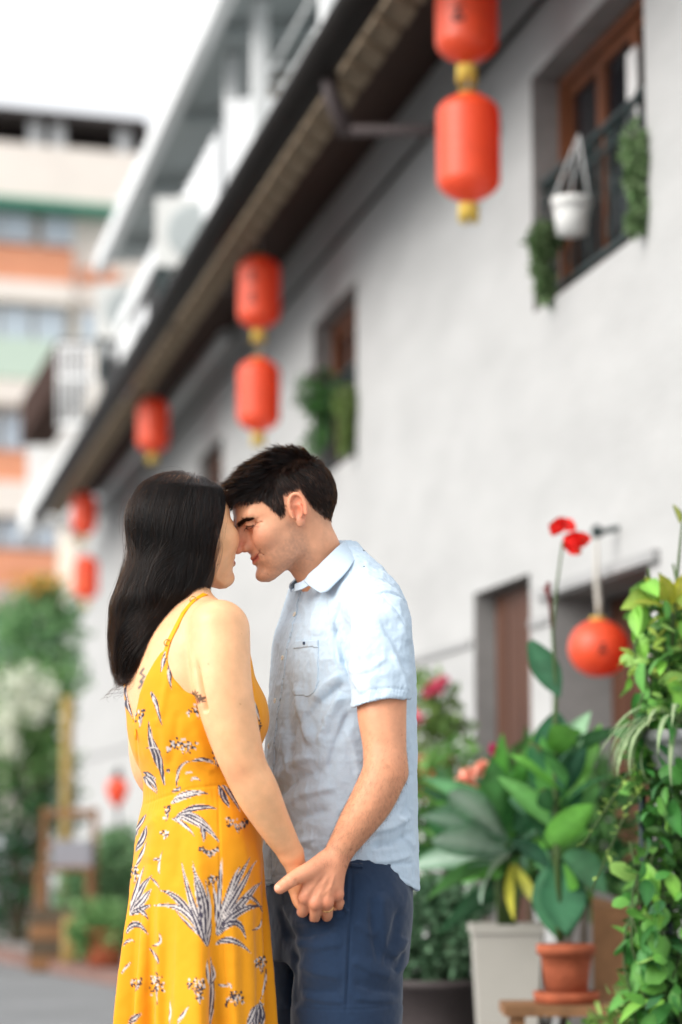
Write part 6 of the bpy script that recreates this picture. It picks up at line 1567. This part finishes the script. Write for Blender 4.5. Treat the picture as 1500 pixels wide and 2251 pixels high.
# far leaf, seen edge-on under the chin
collar_sheet([[(772, 1188, .10), (740, 1190, .15), (700, 1222, .13), (668, 1262, .07), (655, 1272, .03), (648, 1276, -.005)],
              [(783, 1205, .10), (750, 1212, .18), (690, 1240, .16), (652, 1275, .09), (640, 1282, .045), (636, 1288, .01)],
              [(788, 1220, .10), (750, 1235, .20), (690, 1262, .18), (650, 1290, .10), (640, 1298, .055), (641, 1302, .02)]], 'collar')
collar_sheet([[(760, 1196, .05), (735, 1215, -.02), (703, 1246, -.044), (680, 1266, -.05), (660, 1280, -.035), (648, 1284, -.012)],
              [(768, 1214, .05), (742, 1236, -.03), (708, 1266, -.055), (684, 1284, -.062), (662, 1296, -.05), (648, 1300, -.03)]], 'collar_stand')

# ---- his shorts
SHORTS = nmat('navy_cotton_twill', srgb(28, 47, 72), .88, noise=.10, nscale=120, bump=.12, bscale=600, sheen=.25, spec=.2)
fp = Fld()
fn, mc, mr_ = loft([(1860, 592, 900, .178), (1930, 592, 900, .185), (2000, 590, 900, .19), (2060, 590, 896, .19), (2110, 592, 892, .185)], MY, MD)
fp.add(fn, mc, mr_, 0)
fp.chain([(K(775, 1985, -.03), 122 / PXM), (K(766, 2090, -.035), 121 / PXM), (K(763, 2310, -.04), 115 / PXM)], .03)
fp.chain([(K(690, 1985, .14), 108 / PXM), (K(690, 2090, .15), 104 / PXM), (K(692, 2310, .16), 97 / PXM)], .02)
fp.add(lambda P: -(np.interp(proj(P)[0], [580, 880], [2292, 2300]) - proj(P)[1]) / PXM * 1., mc, 1, 0, 'i')
P, Fq, Nn = surface(fp, K(540, 2330, -.34), K(960, 1850, .42), .003)
px, py = proj(P); Dp = np.zeros(len(P)); near = Nn[:, 1] < .3
ridge2([(774, 1900), (772, 1990), (768, 2080), (764, 2160), (760, 2235)], 2.6, -.003)
ridge2([(766, 1900), (764, 2000), (760, 2100), (756, 2235)], 4, .0018)
ridge2([(757, 1945), (752, 1975), (760, 2000), (770, 2006)], 3, .004); ridge2([(750, 1945), (745, 1978), (756, 2008)], 3, -.003)
ridge2([(648, 2228), (700, 2228), (800, 2226), (880, 2222)], 60, 0.0)
ridge2([(645, 2216), (700, 2219), (800, 2218), (882, 2212)], 1.8, -.0016)
for a_, b_, w_, h_, k_ in (((640, 2030), (760, 2010), 12, .006, .05), ((620, 2060), (740, 2040), 12, -.005, .05), ((650, 2080), (755, 2075), 12, .004, .05), ((835, 1960), (860, 2110), 14, .006, .05), ((815, 1970), (835, 2120), 12, -.005, .03),
                           ((880, 1990), (850, 2130), 12, -.005, .05), ((868, 2110), (895, 2060), 10, .006, .05), ((870, 2140), (892, 2090), 9, -.005, .05), ((645, 2120), (760, 2150), 14, .004, .05), ((650, 2170), (755, 2180), 12, -.004, .05),
                           ((770, 2110), (870, 2150), 12, .004, .05), ((775, 2160), (880, 2180), 12, -.004, .06), ((612, 1990), (650, 2120), 10, -.006, .0), ((625, 1990), (665, 2090), 10, .006, .0), ((780, 2030), (830, 2060), 10, .003, .05),
                           ((642, 2090), (650, 2220), 10, -.008, .0), ((660, 2190), (760, 2205), 8, .003, .03), ((776, 2195), (878, 2200), 8, .003, .03)):
    fold(a_, b_, w_, h_, k_)
Dp += .003 * vnoise(P, 13, 31) + .0014 * vnoise(P, 30, 32) + .0006 * vnoise(P, 80, 33)
hemp = in_poly(px, py, [(560, 2216), (900, 2210), (900, 2350), (560, 2350)]); Dp += near * hemp * .0012
P2 = P + Nn * Dp[:, None].astype(np.float32)
shorts = adopt(link('shorts', np_mesh('shorts', P2, Fq), SHORTS), man)
SRP = (P2, Fq, Nn, px, py)
patch('pocket_flap', SRP, [(768, 1898), (800, 1898), (801, 1910), (768, 1910)], .003, SHORTS, shorts)

# ---- his hair, brows, arm hair, ring
HAIR_M = hair_mat('dark_brown_hair', .96, .45, .28)
qb = (PB - MHO) @ MHB.T; X, Y, Z = qb.T
zl = np.interp(X, HLX, HLZ); xb, yb = proj(PB)
ok = (yb < 1200) & (Z > zl) & (np.linalg.norm(qb - np.array([-.012, 0, .046]), axis=1) > .06) & ~(np.exp(-(((X + .004) / .026) ** 2 + ((Y - .085) / .012) ** 2 + ((Z - .014) / .036) ** 2)) > .3)
cand = np.where(ok)[0]; rg = np.random.default_rng(11); N1 = 26000
idx = rg.choice(cand, N1); p0 = PB[idx] + rg.normal(size=(N1, 3)) * .0012; n0 = NB[idx]; l0 = qb[idx]
nl = n0 @ MHB.T
topw = smooth01(l0[:, 2], .085, .118); frw = smooth01(l0[:, 0], -.01, .06) * smooth01(l0[:, 2], .06, .095)
topw = np.maximum(topw, frw)
edge = smooth01(l0[:, 2] - np.interp(l0[:, 0], HLX, HLZ), 0, .03)
Ln = (.004 + .008 * edge) * (1 - topw) + topw * (.034 + .010 * frw); Ln *= rg.uniform(.65, 1.15, N1)
Ln *= np.where(l0[:, 0] < -.04, .75, 1.)
clump = np.stack([vnoise(p0, 95, 41), vnoise(p0, 95, 42), vnoise(p0, 95, 43)], 1)
side_dir = np.stack([-.25 + .75 * smooth01(l0[:, 0], .0, .05), 0 * l0[:, 0], -np.ones(N1)], 1)
top_dir = np.stack([.95 * np.ones(N1), .25 + 0 * l0[:, 0], .15 + .0 * l0[:, 0]], 1)
crown = np.exp(-(((l0[:, 0] + .055) / .03) ** 2 + ((l0[:, 1] - .02) / .035) ** 2))
dl = side_dir * (1 - topw[:, None]) + top_dir * topw[:, None]
dl = dl - nl * (dl * nl).sum(1, keepdims=True); dl /= np.linalg.norm(dl, axis=1, keepdims=True) + 1e-9
lift = .22 * (1 - topw) + topw * (.62 + .35 * frw + .5 * crown)
d0 = nl * lift[:, None] + dl * (1 - .35 * lift[:, None]) + clump * (.22 + .35 * topw[:, None]); d0 /= np.linalg.norm(d0, axis=1, keepdims=True)
curl = dl * .55 - nl * .25 * (1 - crown)[:, None] + clump[:, [1, 2, 0]] * .5 * topw[:, None]
ts = np.linspace(0, 1, 8)[None, :, None]
SL = d0[:, None] * Ln[:, None, None] * ts + curl[:, None] * (Ln[:, None, None] * ts ** 2 * .55) 
ST = p0[:, None] + (SL @ MHB)
adopt(strands('hair', ST, rg.uniform(.00014, .00028, N1), HAIR_M, None), man)
# brow
BR = []
mh = lambda x, y, z: MHO + x * MHB[0] + y * MHB[1] + z * MHB[2]
for s in (1, -1):
    for i in range(600):
        t = rg.random(); y_ = .012 + .042 * t; z_ = float(np.interp(t, [0, .33, .66, 1], [.0285, .0325, .0360, .0325])) + rg.normal() * .0021 * (1 - .5 * t)
        p = nearest(HSRC, mh(.115 - .028 * t, s * y_, z_), .0003)[0] if i % 2 == 0 or not BR else None
        if p is None: p = BR[-1][0] + MHB[1] * rg.normal() * .0012 + MHB[2] * rg.normal() * .0009
        d = MHB[1] * s * .9 + MHB[2] * (.35 - .5 * t) + MHB[0] * (-.25 - .3 * t)
        BR.append([p, p + d * .0035 + MHB[0] * .001, p + d * .0075])
adopt(strands('eyebrows', np.array(BR), np.full(len(BR), .00028), HAIR_M, None), man)
LA = []
for i in range(60):
    t = i / 59; p = nearest(HSRC, mh(.104 - .02 * t, .0185 + .028 * t, .0170 + .0035 * math.sin(math.pi * t)), .0002)[0]; d = MHB[0] * .8 + MHB[1] * (.1 + .5 * t) - MHB[2] * .5
    LA.append([p, p + d * .003, p + d * .0055 + MHB[2] * .001])
adopt(strands('eyelashes', np.array(LA), np.full(60, .00028), HAIR_M, None), man)
arm = np.where((yb > 1600) & (yb < 1905) & (xb > 690) & (NB[:, 1] < .6) & (PB[:, 1] < 5.0))[0]
wt = np.clip((yb[arm] - 1600) / 160, .08, 1); idx = rg.choice(arm, 2400, p=wt / wt.sum())
ax_ = np.array(K(738, 1886, -.17) - K(846, 1692, -.195)); ax_ /= np.linalg.norm(ax_)
d = ax_ * .8 + NB[idx] * .35 + rg.normal(size=(2400, 3)) * .28 + np.array((.15, 0, -.35)); Lh = rg.uniform(.005, .010, (2400, 1))
AH = np.stack([PB[idx], PB[idx] + d * Lh * .5 + NB[idx] * Lh * .12, PB[idx] + d * Lh], 1)
adopt(strands('arm_hair', AH, np.full(2400, .00006), HAIR_M, None), man)
GOLD = nmat('gold', (.75, .5, .2), .25, metal=1)
m = MB(); a0 = np.array(K(719, 1994, -.171)); axv = np.array(K(720, 2013, -.150)) - np.array(K(719, 1983, -.181)); axv /= np.linalg.norm(axv)
u_ = np.cross(axv, (1, 0, 0)); u_ /= np.linalg.norm(u_); v_ = np.cross(axv, u_)
m.tube([a0 + (u_ * math.cos(a) + v_ * math.sin(a)) * .0122 for a in np.linspace(0, 2 * math.pi, 25)], .0013, 6, False)
ring = m.build('wedding_ring', GOLD); adopt(ring, man)

# ---- legs and shoes below the picture
LEATHER = nmat('brown_leather', (.12, .06, .03), .5); WHITE_SHOE = nmat('white_canvas', (.7, .7, .68), .8)
def legs(par, cx, d, dx, dd, top, skin_mat, col, shoe, yaw, r):
    f = Fld()
    for s in (1, -1):
        x, dp = cx + dx * s, d + dd * s
        f.chain([(K(x, top, dp), r * 1.35), (K(x + 2, 2270, dp), r), (K(x + 4, 2420, dp), r * .95), (K(x, 2560, dp), r * .68), (K(x, 2735, dp), r * .55)], .02)
    P, Fq, Nn = surface(f, (K(cx - dx * 3, 2760, d - .35))[:3] * [1, 1, 0] + [-.2, 0, .05], K(cx + dx * 3, top - 60, d + .35) + [.2, 0, 0], .007)
    me = np_mesh('legs', P, Fq); color_attr(me, np.ones((len(P), 1)) * np.array(col)); adopt(link('legs', me, skin_mat), par)
    for s in (1, -1):
        c_ = K(cx + dx * s, 2735, d + dd * s); c_[2] = 0; h_ = np.array((math.cos(yaw), math.sin(yaw), 0)); up = np.array((0, 0, 1.))
        g = Fld(); g.chain([(c_ - h_ * .05 + up * .045, .042), (c_ + h_ * .05 + up * .045, .043), (c_ + h_ * .13 + up * .034, .038), (c_ + h_ * .17 + up * .028, .03)], .02)
        g.add(lambda P: .001 - P[:, 2], c_, 1, 0, 'i'); P, Fq, Nn = surface(g, c_ - [.3, .3, .012], c_ + [.3, .3, .14], .007)
        adopt(link('shoe', np_mesh('shoe', P, Fq), shoe), par)
legs(man, 726, .06, 46, -.095, 2150, SKIN_M, srgb(214, 158, 126), WHITE_SHOE, MY, .065)
legs(woman, 425, WD, 25, -.075, 2150, SKIN_F, srgb(226, 172, 128), LEATHER, WY, .058)
